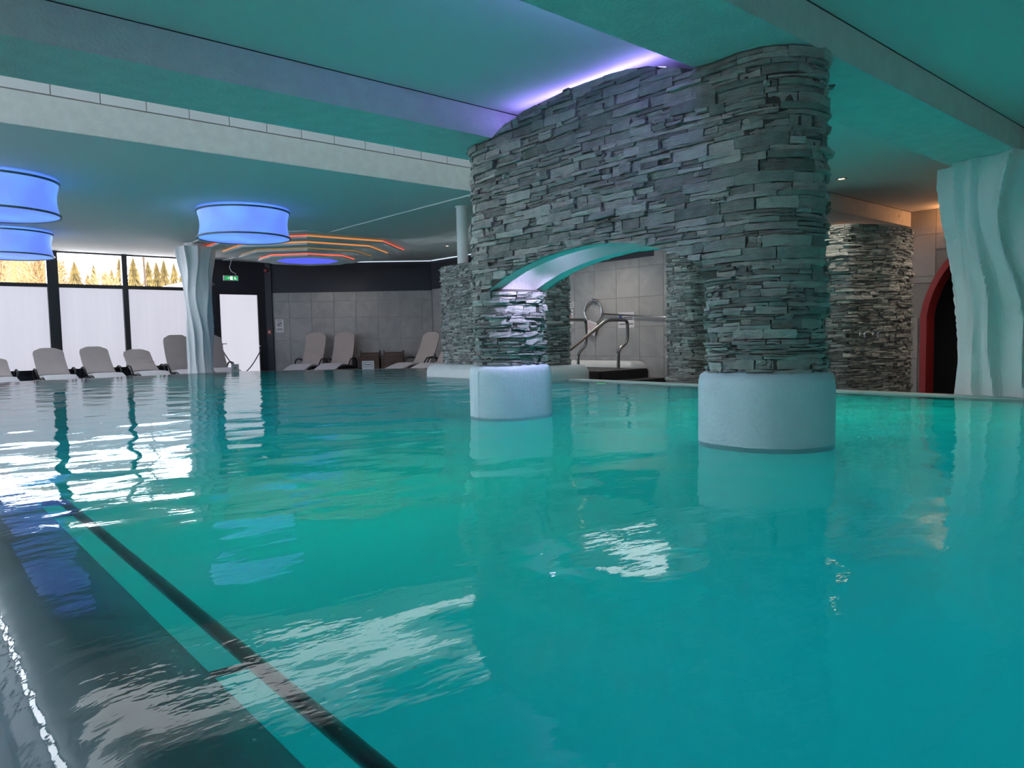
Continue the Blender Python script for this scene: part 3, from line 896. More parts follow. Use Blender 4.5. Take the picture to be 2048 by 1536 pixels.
arch = thing('stone_arch', 'grey stacked-stone arch on two white plinths standing in the pool', 'arch', (AX, (AY0 + AY1) / 2, 0))
def stadium(r, y0c, y1c, seg=18):
    pts = [(AX - r, y1c + (y0c - y1c) * i / 14) for i in range(15)]
    pts += [(AX - r * math.cos(a), y0c - r * math.sin(a)) for a in [math.pi * k / seg for k in range(1, seg)]]
    pts += [(AX + r, y0c + (y1c - y0c) * i / 14) for i in range(15)]
    pts += [(AX + r * math.cos(a), y1c + r * math.sin(a)) for a in [math.pi * k / seg for k in range(1, seg)]]
    return pts
def pillar_path(off=0.0, right=True, seg=10):
    """plan of one pillar: round nose outwards, rounded corners inwards (counter-clockwise)"""
    r = AR + off; rc = 0.20 + off; p = []
    if right:
        yc, yi = C1, IN_R + off
        p += [(AX - r * math.cos(a), yc - r * math.sin(a)) for a in [math.pi * k / 16 for k in range(17)]]
        p += [(AX + r - rc + rc * math.cos(a), yi - rc + rc * math.sin(a)) for a in [math.pi / 2 * k / seg for k in range(seg + 1)]]
        p += [(AX - r + rc - rc * math.sin(a), yi - rc + rc * math.cos(a)) for a in [math.pi / 2 * k / seg for k in range(seg + 1)]]
    else:
        yc, yi = C2, IN_L - off
        p += [(AX + r * math.cos(a), yc + r * math.sin(a)) for a in [math.pi * k / 16 for k in range(17)]]
        p += [(AX - r + rc - rc * math.cos(a), yi + rc - rc * math.sin(a)) for a in [math.pi / 2 * k / seg for k in range(seg + 1)]]
        p += [(AX + r - rc + rc * math.sin(a), yi + rc - rc * math.cos(a)) for a in [math.pi / 2 * k / seg for k in range(seg + 1)]]
    res = []
    for q in p:
        if not res or math.dist(q, res[-1]) > 1e-4: res.append(q)
    if math.dist(res[0], res[-1]) < 1e-4: res.pop()
    return res
# core of the wall above the opening: cross sections along Y with a hollow soffit
ys = sorted(set([AY0 + .004 + (AY1 - AY0 - .008) * i / 90 for i in range(91)] + [a for a, _ in ARCH] + [a for a, _ in TOP if AY0 < a < AY1]))
mb = MB(); secs = []
for y in ys:
    w = half_w(y); zt = z_top(y); za = z_arch(y)
    zb = za if za > 0 else 0.90
    inn = za > 0
    dp = 0.20 * math.sin(math.pi * min(1, max(0, (y - 2.40) / (4.20 - 2.40)))) ** 0.6 if inn and 2.40 < y < 4.20 else 0.0
    bw = min(w * .62, 0.175)
    prof = [(-w, zt), (-w, zb), (-bw - .0, zb), (-bw + .02, zb + dp * .55), (-bw * .6, zb + dp * .92), (0, zb + dp), (bw * .6, zb + dp * .92), (bw - .02, zb + dp * .55), (bw, zb), (w, zb), (w, zt)]
    secs.append([(AX + x, y, z) for x, z in prof])
m_ = len(secs[0])
wall_mb = MB(); sof_mb = MB()
allv = [p for s_ in secs for p in s_]
wall_mb.v = list(allv); sof_mb.v = list(allv)
for i in range(len(secs) - 1):
    for j in range(m_):
        f = (i * m_ + j, (i + 1) * m_ + j, (i + 1) * m_ + (j + 1) % m_, i * m_ + (j + 1) % m_)
        (sof_mb if 1 <= j <= m_ - 3 else wall_mb).f.append(f)
wall_mb.f += [tuple(range(m_)), tuple(range((len(secs) - 1) * m_, len(secs) * m_))[::-1]]
wall_mb.build('wall_core', 'mortar', arch)
sof_mb.build('soffit', 'render', arch, smooth=True, auto=38)
R1 = random.Random(21)
st = stones_on(Path(stadium(AR, C1, C2)), 0.93, 2.20, (0.024, 0.068), (0.06, 0.30), R1, zlo=lambda p: z_arch(p[1]), zhi=lambda p: z_top(p[1]) - .001)
for right in (True, False):
    pp = pillar_path(0.0, right)
    MB().prism(pp, 0.0, 0.955).build('pillar_core', 'mortar', arch)
    st += stones_on(Path(pp), 0.365, 0.945, (0.022, 0.058), (0.06, 0.26), R1)
    # plinth with a rounded shoulder
    m = MB(); prof = [(0.062, -1.8), (0.062, 0.30), (0.059, 0.34), (0.052, 0.368), (0.028, 0.384), (0.004, 0.388)]
    rings = []
    for off, z in prof:
        ring = Path(pillar_path(off, right))
        N_ = 72
        rings.append([(*ring.at(ring.L * k / N_)[0], z + (0.006 * math.sin(k * 1.7) if z > .386 else 0)) for k in range(N_)])
    m.v = [p for r_ in rings for p in r_]
    for i in range(len(rings) - 1):
        for k in range(N_):
            a, b = i * N_ + k, i * N_ + (k + 1) % N_
            m.f.append((a, b, b + N_, a + N_))
    m.f.append(tuple(range((len(rings) - 1) * N_, len(rings) * N_)))
    o = m.build('plinth', 'plinth', arch, smooth=True, auto=60); o['label'] = 'smooth white rendered plinth'
clad(arch, st)
# light strip lying on the arch crown, washing the ceiling violet
ls = MB(); ls.tube([(AX - .16, y, z_top(y) + .014) for y in np.linspace(2.66, 3.98, 24)], 0.010, 6)
tag(ls.build('light_strip', 'led_purple'), 'violet light strip lying on the crown of the stone arch', 'light strip')
ls = MB(); ls.tube([(x, B2B + .014, 2.115) for x in np.linspace(1.7, 3.1, 10)], 0.010, 6)  # second strip, added out of sight to widen the violet wash on the ceiling
tag(ls.build('light_strip', emit('added_violet_led', (0.28, 0.22, 1.0), 24.0, .2)), 'added violet light strip hidden on the back of the near ceiling beam', 'light strip')
# spot recessed into the hollow soffit
SPX, SPY, SPZ = 3.585, 3.80, 1.215
t = thing('recessed_spot', 'small violet spot recessed under the stone arch', 'spot lamp', (SPX, SPY, SPZ))
MB().lathe([(.03, .05), (.035, 0), (.028, -.006), (.022, .004)], (SPX, SPY, SPZ), 20).build('ring', 'steel', t, smooth=True)
MB().lathe([(.022, .003), (0.001, .003)], (SPX, SPY, SPZ), 20).build('bulb', emit('violet_bulb', (.7, .6, 1.0), 6), t)
lamp('spot_light', 'SPOT', (SPX + .03, SPY - .05, SPZ - .03), (0.70, 0.62, 1.0), 32, t, 0.02, rot=(math.radians(32), 0, math.radians(-14)), spot=math.radians(92))
lamp('glow_light', 'POINT', (SPX + .04, SPY, SPZ - .04), (0.70, 0.64, 1.0), 0.6, t, 0.03)

# ------------------------------------------------------------------ stone block at the far pool corner, with rounded plinth and pole
blk = thing('stone_pier', 'stacked-stone pier on a rounded white plinth behind the left arch pillar', 'stone wall', (7.0, 8.3, 0))
bp_ = round_poly([(6.74, 9.5), (6.74, 7.12), (7.28, 7.12), (7.28, 9.5)], 0.09)
MB().prism(bp_, 0.1, 1.74).build('wall_core', 'mortar', blk)
stb = stones_on(Path(bp_), 0.19, 1.72, (0.026, 0.052), (0.06, 0.20), random.Random(5), zhi=lambda p: 1.745 + .02 * (p[1] > 8.8))
clad(blk, stb)
def rounded_plinth(poly, zb, zt, rad, name, parent, mat='render', shoulder=0.12):
    base = Path(poly); N_ = 96
    rings = []
    for k in range(7):
        a = math.pi / 2 * k / 6
        off = -shoulder * (1 - math.cos(a)); z = zt - shoulder * (1 - math.sin(a))
        rings.append((off, z))
    rings = [(0, zb)] + rings
    m = MB()
    for off, z in rings:
        for q in range(N_):
            p, nn = base.at(base.L * q / N_)
            m.v.append((p[0] + nn[0] * off, p[1] + nn[1] * off, z))
    for i in range(len(rings) - 1):
        for q in range(N_):
            a, b = i * N_ + q, i * N_ + (q + 1) % N_
            m.f.append((a, b, b + N_, a + N_))
    m.f.append(tuple(range((len(rings) - 1) * N_, len(rings) * N_)))
    return m.build(name, mat, parent, smooth=True, auto=60)
rounded_plinth(round_poly([(6.53, 9.72), (6.53, 6.92), (7.50, 6.92), (7.50, 9.72)], 0.16), -1.2, 0.20, .1, 'plinth', blk, shoulder=0.13)
t = thing('ceiling_pole', 'slim round white pole rising from the stone pier to the ceiling', 'pole', (6.95, 9.15, 1.74))
MB().lathe([(.085, 1.74), (.085, Z_LOW - .02)], (6.95, 9.15, 0), 28, caps=True).build('shaft', 'column', t, smooth=True, auto=40)
MB().lathe([(.098, Z_LOW - .05), (.098, Z_LOW - .018)], (6.95, 9.15, 0), 28, caps=True).build('collar', 'column', t, smooth=True, auto=40)

# ------------------------------------------------------------------ shower walls
def shower(poly, label, seed, top):
    c = np.mean(np.array(poly), axis=0)
    t = thing('shower_wall', label, 'stone wall', (c[0], c[1], DECK))
    pp = round_poly(poly, 0.03, 3)
    MB().prism(pp, DECK, top).build('wall_core', 'mortar', t)
    clad(t, stones_on(Path(pp), DECK, top, (0.024, 0.050), (0.07, 0.24), random.Random(seed), zhi=lambda p: top + .004))
    return t
SH1 = [(8.08, 4.16), (8.165, 4.01), (8.33, 3.74), (8.905, 3.51), (9.48, 3.505), (9.70, 3.75), (9.3, 4.02)]
shower(SH1, 'faceted stacked-stone shower wall with two chrome taps', 31, 1.80)
SH2 = [(7.62, 5.75), (7.60, 5.52), (7.66, 5.38), (8.15, 5.10), (8.65, 5.05), (8.9, 5.35), (8.5, 5.85)]
shower(SH2, 'stacked-stone shower wall seen through the arch beside the right pillar', 32, 1.70)
dvec = np.array([8.905 - 8.33, 3.51 - 3.74]); dvec /= np.linalg.norm(dvec); nvec = np.array([dvec[1], -dvec[0]])
for i, s_ in enumerate((0.125, 0.316)):
    p0 = np.array([8.33, 3.74]) + dvec * s_
    loc = (p0[0] + nvec[0] * .048, p0[1] + nvec[1] * .048, 0.556)
    t = thing('shower_tap', ('chrome shower tap nearer the arch, on faceted stone wall', 'chrome shower tap nearer the red doorway, on faceted stone wall')[i], 'tap', loc, group='chrome shower taps')
    q = Vector((0, 0, 1)).rotation_difference(Vector((nvec[0], nvec[1], 0))).to_matrix().to_4x4(); mm = Matrix.Translation(loc) @ q
    MB().lathe([(0.001, 0), (.038, 0), (.038, .012), (.030, .018), (.001, .018)], (0, 0, 0), 24).xf(mm).build('rosette', 'chrome', t, smooth=True, auto=40)
    body = MB().lathe([(.020, .015), (.022, .05), (.019, .07), (.001, .072)], (0, 0, 0), 20).xf(mm).build('body', 'chrome', t, smooth=True, auto=40)
    a = Vector(loc) + Vector((nvec[0], nvec[1], 0)) * .055
    MB().tube([a, a + Vector((dvec[0] * .02 + nvec[0] * .02, dvec[1] * .02 + nvec[1] * .02, .03)), a + Vector((dvec[0] * .05 + nvec[0] * .03, dvec[1] * .05 + nvec[1] * .03, .048))], [.008, .007, .006], 8).build('lever', 'chrome', body, smooth=True)
    MB().tube([a, a + Vector((nvec[0] * .01, nvec[1] * .01, -.05))], [.012, .010], 10).build('spout', 'chrome', body, smooth=True)

# ------------------------------------------------------------------ red arched doorway
d = thing('door_2', 'red pointed-arch doorway into a dark room behind the fluted column', None, (X_END, (DY0 + DY1) / 2, DECK), kind='structure')
def arch_strip(wout, xa, xb, mat, name):
    m = MB(); pts = []
    c = (DY0 + DY1) / 2
    ysam = [DY0 + (DY1 - DY0) * i / 40 for i in range(41)]
    inner = [(DY0 + .006, DECK)] + [(c + (y - c) * .988, door_top(y) - .006) for y in ysam] + [(DY1 - .006, DECK)]
    outer = []
    for y, z in inner:
        if z == DECK: outer.append((y + (wout if y > c else -wout), z))
        else:
            f = (y - c) / ((DY1 - DY0) / 2); outer.append((y + wout * f, z + wout * (1 - abs(f) ** 3) + 0.0))
    n_ = len(inner)
    m.v = [(xa, y, z) for y, z in inner] + [(xa, y, z) for y, z in outer] + [(xb, y, z) for y, z in inner] + [(xb, y, z) for y, z in outer]
    for i in range(n_ - 1):
        m.f += [(i, i + 1, n_ + i + 1, n_ + i), (2 * n_ + i, 3 * n_ + i, 3 * n_ + i + 1, 2 * n_ + i + 1), (i, 2 * n_ + i, 2 * n_ + i + 1, i + 1), (n_ + i, n_ + i + 1, 3 * n_ + i + 1, 3 * n_ + i)]
    m.f += [(0, n_, 3 * n_, 2 * n_), (n_ - 1, 3 * n_ - 1, 4 * n_ - 1, 2 * n_ - 1)]
    return m.build(name, mat, d)
arch_strip(0.085, X_END - .03, X_END + .26, 'red', 'door_frame')
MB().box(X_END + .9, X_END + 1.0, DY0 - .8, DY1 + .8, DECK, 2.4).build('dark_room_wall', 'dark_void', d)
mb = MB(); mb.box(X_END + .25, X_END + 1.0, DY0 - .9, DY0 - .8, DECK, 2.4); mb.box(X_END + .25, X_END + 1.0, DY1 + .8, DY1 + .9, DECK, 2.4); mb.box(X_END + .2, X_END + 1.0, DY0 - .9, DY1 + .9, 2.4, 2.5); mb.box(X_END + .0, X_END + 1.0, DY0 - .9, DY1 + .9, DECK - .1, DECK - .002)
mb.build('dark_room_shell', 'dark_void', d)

# ------------------------------------------------------------------ flowing white columns
def draped_column(name, label, c, zb, zt, R0, prof, k, amp, seed, neck=None):
    r = random.Random(seed)
    t = thing(name, label, 'column', (c[0], c[1], zb))
    seg, nz = 180, 70
    ridges = []
    for i in range(k):
        ridges.append((2 * math.pi * (i + r.uniform(-.22, .22)) / k, r.uniform(.65, 1.15), r.uniform(0, 6.28), r.uniform(.055, .105)))
    m = MB()
    for j in range(nz + 1):
        z = zb + (zt - zb) * j / nz; h = j / nz
        Rz = R0 * interp(h, prof)
        cxo = 0.0
        for q in range(seg):
            th = 2 * math.pi * q / seg; add = 0
            for a0, am, ph, wd in ridges:
                a = a0 + 0.16 * math.sin(2.3 * z + ph * .35) + 0.07 * math.sin(5.2 * z + ph) - .12 * h
                dl = (th - a + math.pi) % (2 * math.pi) - math.pi
                # asymmetric crest: steep on one side, soft on the other
                w_ = wd if dl > 0 else wd * 2.1
                add += am * math.exp(-(abs(dl) / w_) ** 1.25) * (0.75 + .35 * math.sin(3.1 * z + ph * 2))
            rr = Rz * (1 + amp * add) + 0.012 * Rz * math.sin(9 * th + 4 * z)
            m.v.append((c[0] + rr * math.cos(th), c[1] + rr * math.sin(th), z))
    for j in range(nz):
        for q in range(seg):
            a, b = j * seg + q, j * seg + (q + 1) % seg
            m.f.append((a, b, b + seg, a + seg))
    m.f.append(tuple(range(nz * seg, (nz + 1) * seg)))
    m.build('fluted_shaft', 'column', t, smooth=True, auto=60)
    if neck:
        MB().lathe([(neck[0], zt - .02), (neck[0], neck[1])], (c[0], c[1], 0), 32, caps=True).build('neck', 'column', t, smooth=True, auto=40)
    return t
draped_column('fluted_column', 'large white draped column under the near ceiling beam at right', (7.55, 1.93), DECK, Z_SOF - .002, 0.37,
              [(0, 1.06), (.15, 1.0), (.45, 1.03), (.75, 1.12), (.93, 1.28), (1, 1.33)], 15, 0.32, 4)
draped_column('fluted_column', 'slender white draped column before the windows', (5.02, 15.75), DECK, 2.58, 0.225,
              [(0, 1.0), (.3, 1.0), (.55, 1.06), (.8, 1.22), (.93, 1.46), (1, 1.60)], 11, 0.22, 11, neck=(0.22, Z_LOW))

# ------------------------------------------------------------------ lamps
def drum(c, label, r=0.68):
    t = thing('drum_lamp', label, 'ceiling lamp', (c[0], c[1], Z_LOW), group='blue drum lamps')
    zt, zb = Z_LOW - .05, Z_LOW - .45
    prof = []
    for i in range(13):
        f = i / 12; prof.append((r - .035 * math.sin(math.pi * f), zb + (zt - zb) * f))
    shade = MB().lathe(prof, (c[0], c[1], 0), 72).build('shade', 'drum', t, smooth=True)
    MB().lathe([(r - .004, zb + .004), (r * .6, zb + .006), (.001, zb + .006)], (c[0], c[1], 0), 72).build('diffuser', 'drum', t, smooth=True)
    MB().lathe([(r - .008, zb - .008), (r + .012, zb - .008), (r + .012, zb + .016), (r - .008, zb + .016), (r - .008, zb - .008)], (c[0], c[1], 0), 72).build('lower_hoop', 'drum_rim', shade, smooth=True, auto=40)
    MB().lathe([(r - .008, zt - .014), (r + .012, zt - .014), (r + .012, zt + .012), (r - .008, zt + .012), (r - .008, zt - .014)], (c[0], c[1], 0), 72).build('upper_hoop', 'drum_rim', shade, smooth=True, auto=40)
    MB().lathe([(.10, zt - .2), (.10, Z_LOW)], (c[0], c[1], 0), 16, caps=True).build('canopy', 'plastic', t)
    MB().lathe([(r * .80, zt + .006), (r * .80, zt + .02)], (c[0], c[1], 0), 48, caps=True).build('top_diffuser', emit('blue_top_diffuser', (.10, .28, .95), 2.2), t)
drum((4.37, 11.36), 'blue glowing drum lamp above the slender column')
drum((1.13, 10.85), 'blue glowing drum lamp cut by left frame edge, upper one')
drum((1.80, 15.7), 'blue glowing drum lamp touching the window top at the left edge')

# stepped octagonal ceiling rosette

r0 = ROT @ np.array([(615 - CXP) / FPX, (505 - CYP) / FPX, 1.0])
oc = r0[:2] * 15.9
zo = lambda f: 0.6 + f * 15.9
toc = math.atan2(-oc[1], -oc[0])
rose = thing('ceiling_rosette', 'stepped octagonal ceiling rosette with red and orange light lines', 'ceiling rosette', (oc[0], oc[1], Z_LOW))
def octa(r, z): return [(oc[0] + r * math.cos(toc + math.pi / 4 * i), oc[1] + r * math.sin(toc + math.pi / 4 * i), z) for i in range(8)]
tiers = [(2.14, 2.615, 'o'), (1.77, 2.545, 'o'), (1.415, 2.47, 'd'), (1.03, 2.40, 'r')]
zbot = 2.355
m = MB().add(octa(2.48, Z_LOW - .022) + octa(2.48, Z_LOW), [tuple(range(8))] + [(i, (i + 1) % 8, 8 + (i + 1) % 8, 8 + i) for i in range(8)])
m.build('base_panel', 'ceiling', rose)
for i, (r, z, kind) in enumerate(tiers):
    z2 = tiers[i + 1][1] + .018 if i + 1 < 4 else zbot
    ztop_ = z - .016
    vs = octa(r, ztop_) + octa(r, z2 ); 
    fs = [(q, (q + 1) % 8, 8 + (q + 1) % 8, 8 + q) for q in range(8)]
    m = MB().add(vs, fs + [tuple(range(7, -1, -1))])
    if i < 3: m.f.append(tuple(range(8, 16)))
    else:
        k_ = len(m.v); m.v += octa(0.67, zbot); m.f += [(8 + q, 8 + (q + 1) % 8, k_ + (q + 1) % 8, k_ + q) for q in range(8)]
    m.build('tier', 'ceiling', rose)
    for q in range(8):
        a = octa(r - .03, 0); p, p2 = a[q], a[(q + 1) % 8]
        mat = {'o': 'led_orange', 'd': 'led_ochre', 'r': 'led_red'}[kind]
        if i == 0 and q in (1, 6, 7): mat = 'led_red'
        MB().add([(p[0], p[1], ztop_), (p2[0], p2[1], ztop_), (p2[0], p2[1], ztop_ + .036), (p[0], p[1], ztop_ + .036)], [(0, 1, 2, 3)]).build('light_line', mat, rose)
MB().add(octa(0.67, zbot + .002), [tuple(range(8))]).build('blue_panel', 'oct_blue', rose)

# recessed warm downlight
t = thing('downlight', 'small round recessed downlight in the ceiling by the showers', 'downlight', (7.92, 3.65, Z_COF))
MB().lathe([(.055, 0), (.055, -.006), (.04, -.008), (.036, -.001)], (7.92, 3.65, Z_COF), 24).build('ring', 'steel', t, smooth=True)
MB().lathe([(.036, -.003), (.001, -.003)], (7.92, 3.65, Z_COF), 24).build('bulb', 'bulb_warm', t)
lamp('down_light', 'SPOT', (7.92, 3.65, Z_COF - .02), (1.0, .86, .72), 28, t, .03, spot=math.radians(100))
for (x_, y_, lab) in ((9.7, 9.4, 'added unseen downlight above the rescue hoop'), (9.6, 13.2, 'added unseen downlight above the loungers by the stone pier'), (8.6, 16.4, 'added unseen downlight above the two upright loungers')):  # unseen downlights added to brighten the end wall, back wall and loungers
    t = thing('downlight', lab, 'downlight', (x_, y_, Z_LOW - .018), group='added downlights of the far hall')
    MB().lathe([(.055, 0), (.055, -.006), (.04, -.008), (.036, -.001)], (x_, y_, Z_LOW - .018), 24).build('ring', 'steel', t, smooth=True)
    MB().lathe([(.036, -.003), (.001, -.003)], (x_, y_, Z_LOW - .018), 24).build('bulb', 'bulb_warm', t)
    lamp('down_light', 'SPOT', (x_, y_, Z_LOW - .04), (1.0, .88, .78), (95 if y_ < 10 else 32), t, .04, spot=math.radians(140))
t = thing('downlight', 'added warm downlight hidden behind the draped column', 'downlight', (9.5, 2.55, Z_COF))  # unseen lamp added to light the shower facets and the end wall
MB().lathe([(.055, 0), (.055, -.006), (.04, -.008), (.036, -.001)], (9.5, 2.55, Z_COF), 24).build('ring', 'steel', t, smooth=True)
MB().lathe([(.036, -.003), (.001, -.003)], (9.5, 2.55, Z_COF), 24).build('bulb', 'bulb_warm', t)
lamp('down_light', 'SPOT', (9.5, 2.55, Z_COF - .02), (1.0, .84, .68), 60, t, .04, spot=math.radians(150))
# warm cove strips near the showers
t = thing('wall_lamp', 'warm wall uplighter on the end wall hidden behind the draped column', 'wall lamp', (X_END - .06, 3.45, 1.95))
MB().lathe([(.02, 0), (.06, .06), (.065, .10), (.055, .10), (.015, .01)], (X_END - .08, 3.45, 1.93), 20).build('cup', 'steel', t, smooth=True)
MB().lathe([(.05, .085), (.001, .085)], (X_END - .08, 3.45, 1.93), 20).build('bulb', 'bulb_warm', t)
lamp('up_light', 'POINT', (X_END - .10, 3.45, 2.08), (1.0, .40, .14), 9, t, .04)
s = MB().box(9.9, 10.9, B1B - .1, B1B - .06, Z_SOF - .06, Z_SOF - .03).build('light_strip', 'led_warm')
tag(s, 'orange light strip under the far beam behind the shower wall', 'light strip')

# ------------------------------------------------------------------ loungers
def lounger(loc, rz, tilt, label, group, wrinkled=False):
    t = thing('sun_lounger', label, 'sun lounger', loc, rz, group)
    W = 0.275; tl = math.radians(tilt)
    # backrest: rounded slab, hinge at y=0, leaning to -y
    BL = 0.86; th = 0.055
    out = []
    rc = 0.13
    for cx_, cz_, a0 in ((W - rc, BL - rc, 0), (-W + rc, BL - rc, 90)):
        for k_ in range(7):
            a = math.radians(a0 + 15 * k_); out.append((cx_ + rc * math.cos(a), cz_ + rc * math.sin(a)))
    out += [(-W, 0.0), (W, 0.0)]
    lv = 10
    # extrude outline as bent slab with rows
    def back_pt(x, l, d):
        bow = 0.05 * math.sin(math.pi * l / BL)
        ly = -l * math.cos(tl) + (bow - d) * math.sin(tl) * -1 * -1
        y = -l * math.cos(tl) + (d - bow) * math.sin(tl)
        z = 0.36 + l * math.sin(tl) + (d - bow) * math.cos(tl)
        return (x, y, z)
    rows = [BL * (i / 14) for i in range(15)]
    def halfw(l):
        if l <= BL - rc: return W
        return W - rc + math.sqrt(max(0, rc * rc - (l - (BL - rc)) ** 2))
    m = MB(); nc = 6
    for side, d in ((0, th), (1, 0.0)):
        for l in rows:
            hw = halfw(l) if l < BL else W - rc
            for c_ in range(nc + 1):
                x = -hw + 2 * hw * c_ / nc
                e = 0.012 if c_ in (0, nc) else 0
                wr = 0.012 * math.sin(l * 62) * max(0, math.sin(math.pi * (l - .15) / .6)) if (wrinkled and side == 0 and .15 < l < .75) else 0
                m.v.append(back_pt(x, l, d - e * (1 if side == 0 else -1) + wr))
    nr = len(rows); w_ = nc + 1
    for s_ in range(2):
        for i in range(nr - 1):
            for c_ in range(nc):
                a = s_ * nr * w_ + i * w_ + c_
                m.f.append((a, a + 1, a + 1 + w_, a + w_))
    for i in range(nr - 1):
        for c_ in (0, nc):
            a = i * w_ + c_; b = a + nr * w_
            m.f.append((a, a + w_, b + w_, b))
    for i in (0, nr - 1):
        for c_ in range(nc):
            a = i * w_ + c_; b = a + nr * w_
            m.f.append((a, a + 1, b + 1, b))
    m.build('backrest', 'cushion', t, smooth=True, auto=50, world_space=False)
    # seat: waved slab
    prof = [(-.02, .36), (.12, .345), (.30, .35), (.48, .375), (.62, .375), (.80, .33), (1.0, .27), (1.15, .235)]
    m = MB()
    for dz in (0.03, -0.025):
        for y, z in prof:
            for c_ in range(nc + 1):
                x = -W + 2 * W * c_ / nc; e = .012 if c_ in (0, nc) else 0
                if y > 1.1: x *= .92
                m.v.append((x, y, z + dz - (e if dz > 0 else -e)))
    nr = len(prof)
    for s_ in range(2):
        for i in range(nr - 1):
            for c_ in range(nc):
                a = s_ * nr * w_ + i * w_ + c_
                m.f.append((a, a + 1, a + 1 + w_, a + w_))
    for i in range(nr - 1):
        for c_ in (0, nc):
            a = i * w_ + c_; b = a + nr * w_
            m.f.append((a, a + w_, b + w_, b))
    for i in (0, nr - 1):
        for c_ in range(nc):
            a = i * w_ + c_; b = a + nr * w_
            m.f.append((a, a + 1, b + 1, b))
    m.build('seat', 'seat', t, smooth=True, auto=50, world_space=False)
    m = MB()
    for x in (-.30, .30):
        m.tube([(x, -.55, .25), (x, 0, .29), (x, .45, .33), (x, .65, .33), (x, 1.1, .20)], .02, 8)
    m.tube([(-.30, -.5, .25), (.30, -.5, .25)], .015, 8); m.tube([(-.30, 0.02, .285), (.30, 0.02, .285)], .015, 8); m.tube([(-.30, .9, .25), (.30, .9, .25)], .015, 8)
    m.tube([(-.18, -.45 * math.cos(tl), .35 + .45 * math.sin(tl) - .03), (-.18, -.42, .26)], .012, 6)
    fr_ = m.build('frame', 'plastic', t, smooth=True, world_space=False)
    for x in (-.33, .33):
        MB().tube([(x * .93, .30, .33), (x, .27, .42), (x * 1.02, .20, .50), (x * 1.02, .02, .52), (x * 1.02, -.12, .49), (x, -.20, .38), (x * .93, -.22, .29)], .018, 8).build('armrest', 'plastic', fr_, smooth=True, world_space=False)
        for y, z in ((-.42, .26), (.82, .28)):
            MB().tube([(x * .93, y, z), (x * .98, y + (.05 if y > 0 else -.05), 0.0)], [.022, .018], 8).build('leg', 'plastic', t, smooth=True, world_space=False)
    return t
GW = 'loungers along the windows'; GB = 'loungers at the tiled back walls'
PI = math.pi
lounger((1.62, 17.2, DECK), PI, 24, 'lounger seat cut by the left frame edge under the windows', GW)
lounger((2.60, 17.2, DECK), PI, 38, 'reclined taupe lounger in front of the thick window mullion', GW)
lounger((3.44, 17.2, DECK), PI, 39, 'reclined taupe lounger between the two window mullions', GW)
lounger((4.30, 17.2, DECK), PI, 32, 'lowest reclined lounger with creased backrest by the thin mullion', GW, True)
lounger((5.05, 17.2, DECK), PI, 66, 'upright taupe lounger just left of the slender draped column', GW)
lounger((5.80, 17.2, DECK), PI, 64, 'upright lounger half hidden behind the slender draped column', GW)
angn = math.atan2(OB_N[1], OB_N[0]) - PI / 2
for tpos, lab in ((1.22, 'upright taupe lounger nearer the glazed door, before tiled wall'), (1.96, 'upright taupe lounger beside the wooden baskets')):
    p = obp(tpos, .55)
    lounger((p[0], p[1], DECK), angn - .22, 68, lab, GB)
lounger((10.02, 14.95, DECK), PI / 2 + .25, 60, 'lounger seen from its side, right of the wooden baskets', GB)
lounger((10.05, 14.0, DECK), PI / 2 + .25, 60, 'lounger mostly hidden behind the stone pier', GB)

# wooden baskets
def basket(tpos, label):
    p = obp(tpos, .45)
    t = thing('wooden_basket', label, 'basket', (p[0], p[1], DECK), angn, 'wooden baskets')
    w, dpt, hb, hf = 0.25, 0.22, 0.68, 0.54
    for x in (-w, w):
        for y, h in ((dpt, hf), (-dpt, hb)):
            MB().box(x - .018, x + .018, y - .018, y + .018, 0, h).build('post', 'wood', t, world_space=False)
    for k_ in range(7):
        z = .04 + .072 * k_
        MB().box(-w, w, dpt - .008, dpt + .010, z, z + .060).build('slat', 'wood', t, world_space=False)
        MB().box(-w, w, -dpt - .010, -dpt + .008, z + .1, z + .166).build('slat', 'wood', t, world_space=False)
        for x in (-w, w):
            MB().box(x - .009, x + .009, -dpt, dpt, z, z + .066).build('slat', 'wood', t, world_space=False)
    MB().box(-w, w, -dpt, dpt, .02, .04).build('bottom_board', 'wood', t, world_space=False)
    MB().add([(-w - .01, -dpt, hb), (-w + .02, -dpt, hb), (-w + .02, dpt, hf), (-w - .01, dpt, hf), (-w - .01, -dpt, hb - .03), (-w + .02, -dpt, hb - .03), (-w + .02, dpt, hf - .03), (-w - .01, dpt, hf - .03)],
             [(0,1,2,3),(4,7,6,5),(0,3,7,4),(1,5,6,2),(0,4,5,1),(2,6,7,3)]).build('top_rail', 'wood', t, world_space=False)
basket(2.66, 'brown slatted wooden basket right beside the upright lounger')
basket(3.26, 'brown slatted wooden basket nearer the stone pier')

# ------------------------------------------------------------------ small things around the pool
# sign standing on the far rim
c = np.array([7.66, 13.45]); dirn = np.array([.707, -.707]); nn = np.array([-.66, -.75])
t = thing('rim_sign', 'small white sign standing on the far pool rim before the baskets', 'sign', (c[0], c[1], 0))
def sign_quad(w0, w1, z0, z1, off, thick=.004):
    d2 = np.array([.755, -.655]); n2 = np.array([-.655, -.755])
    q = [tuple(c + d2 * w0 + n2 * off), tuple(c + d2 * w1 + n2 * off), tuple(c + d2 * w1 + n2 * (off + thick)), tuple(c + d2 * w0 + n2 * (off + thick))]
    return MB().prism(q, z0, z1)
sign_quad(-.125, .125, -.006, .165, 0, .012).build('plate', 'paper', t, bevel=.004)
f = MB()
for w0, w1, z0, z1 in ((-.10, .10, .13, .138), (-.10, .10, .035, .043), (-.10, -.092, .035, .138), (.092, .10, .035, .138)):
    g = sign_quad(w0, w1, z0, z1, .012, .002); f.add(g.v, g.f)
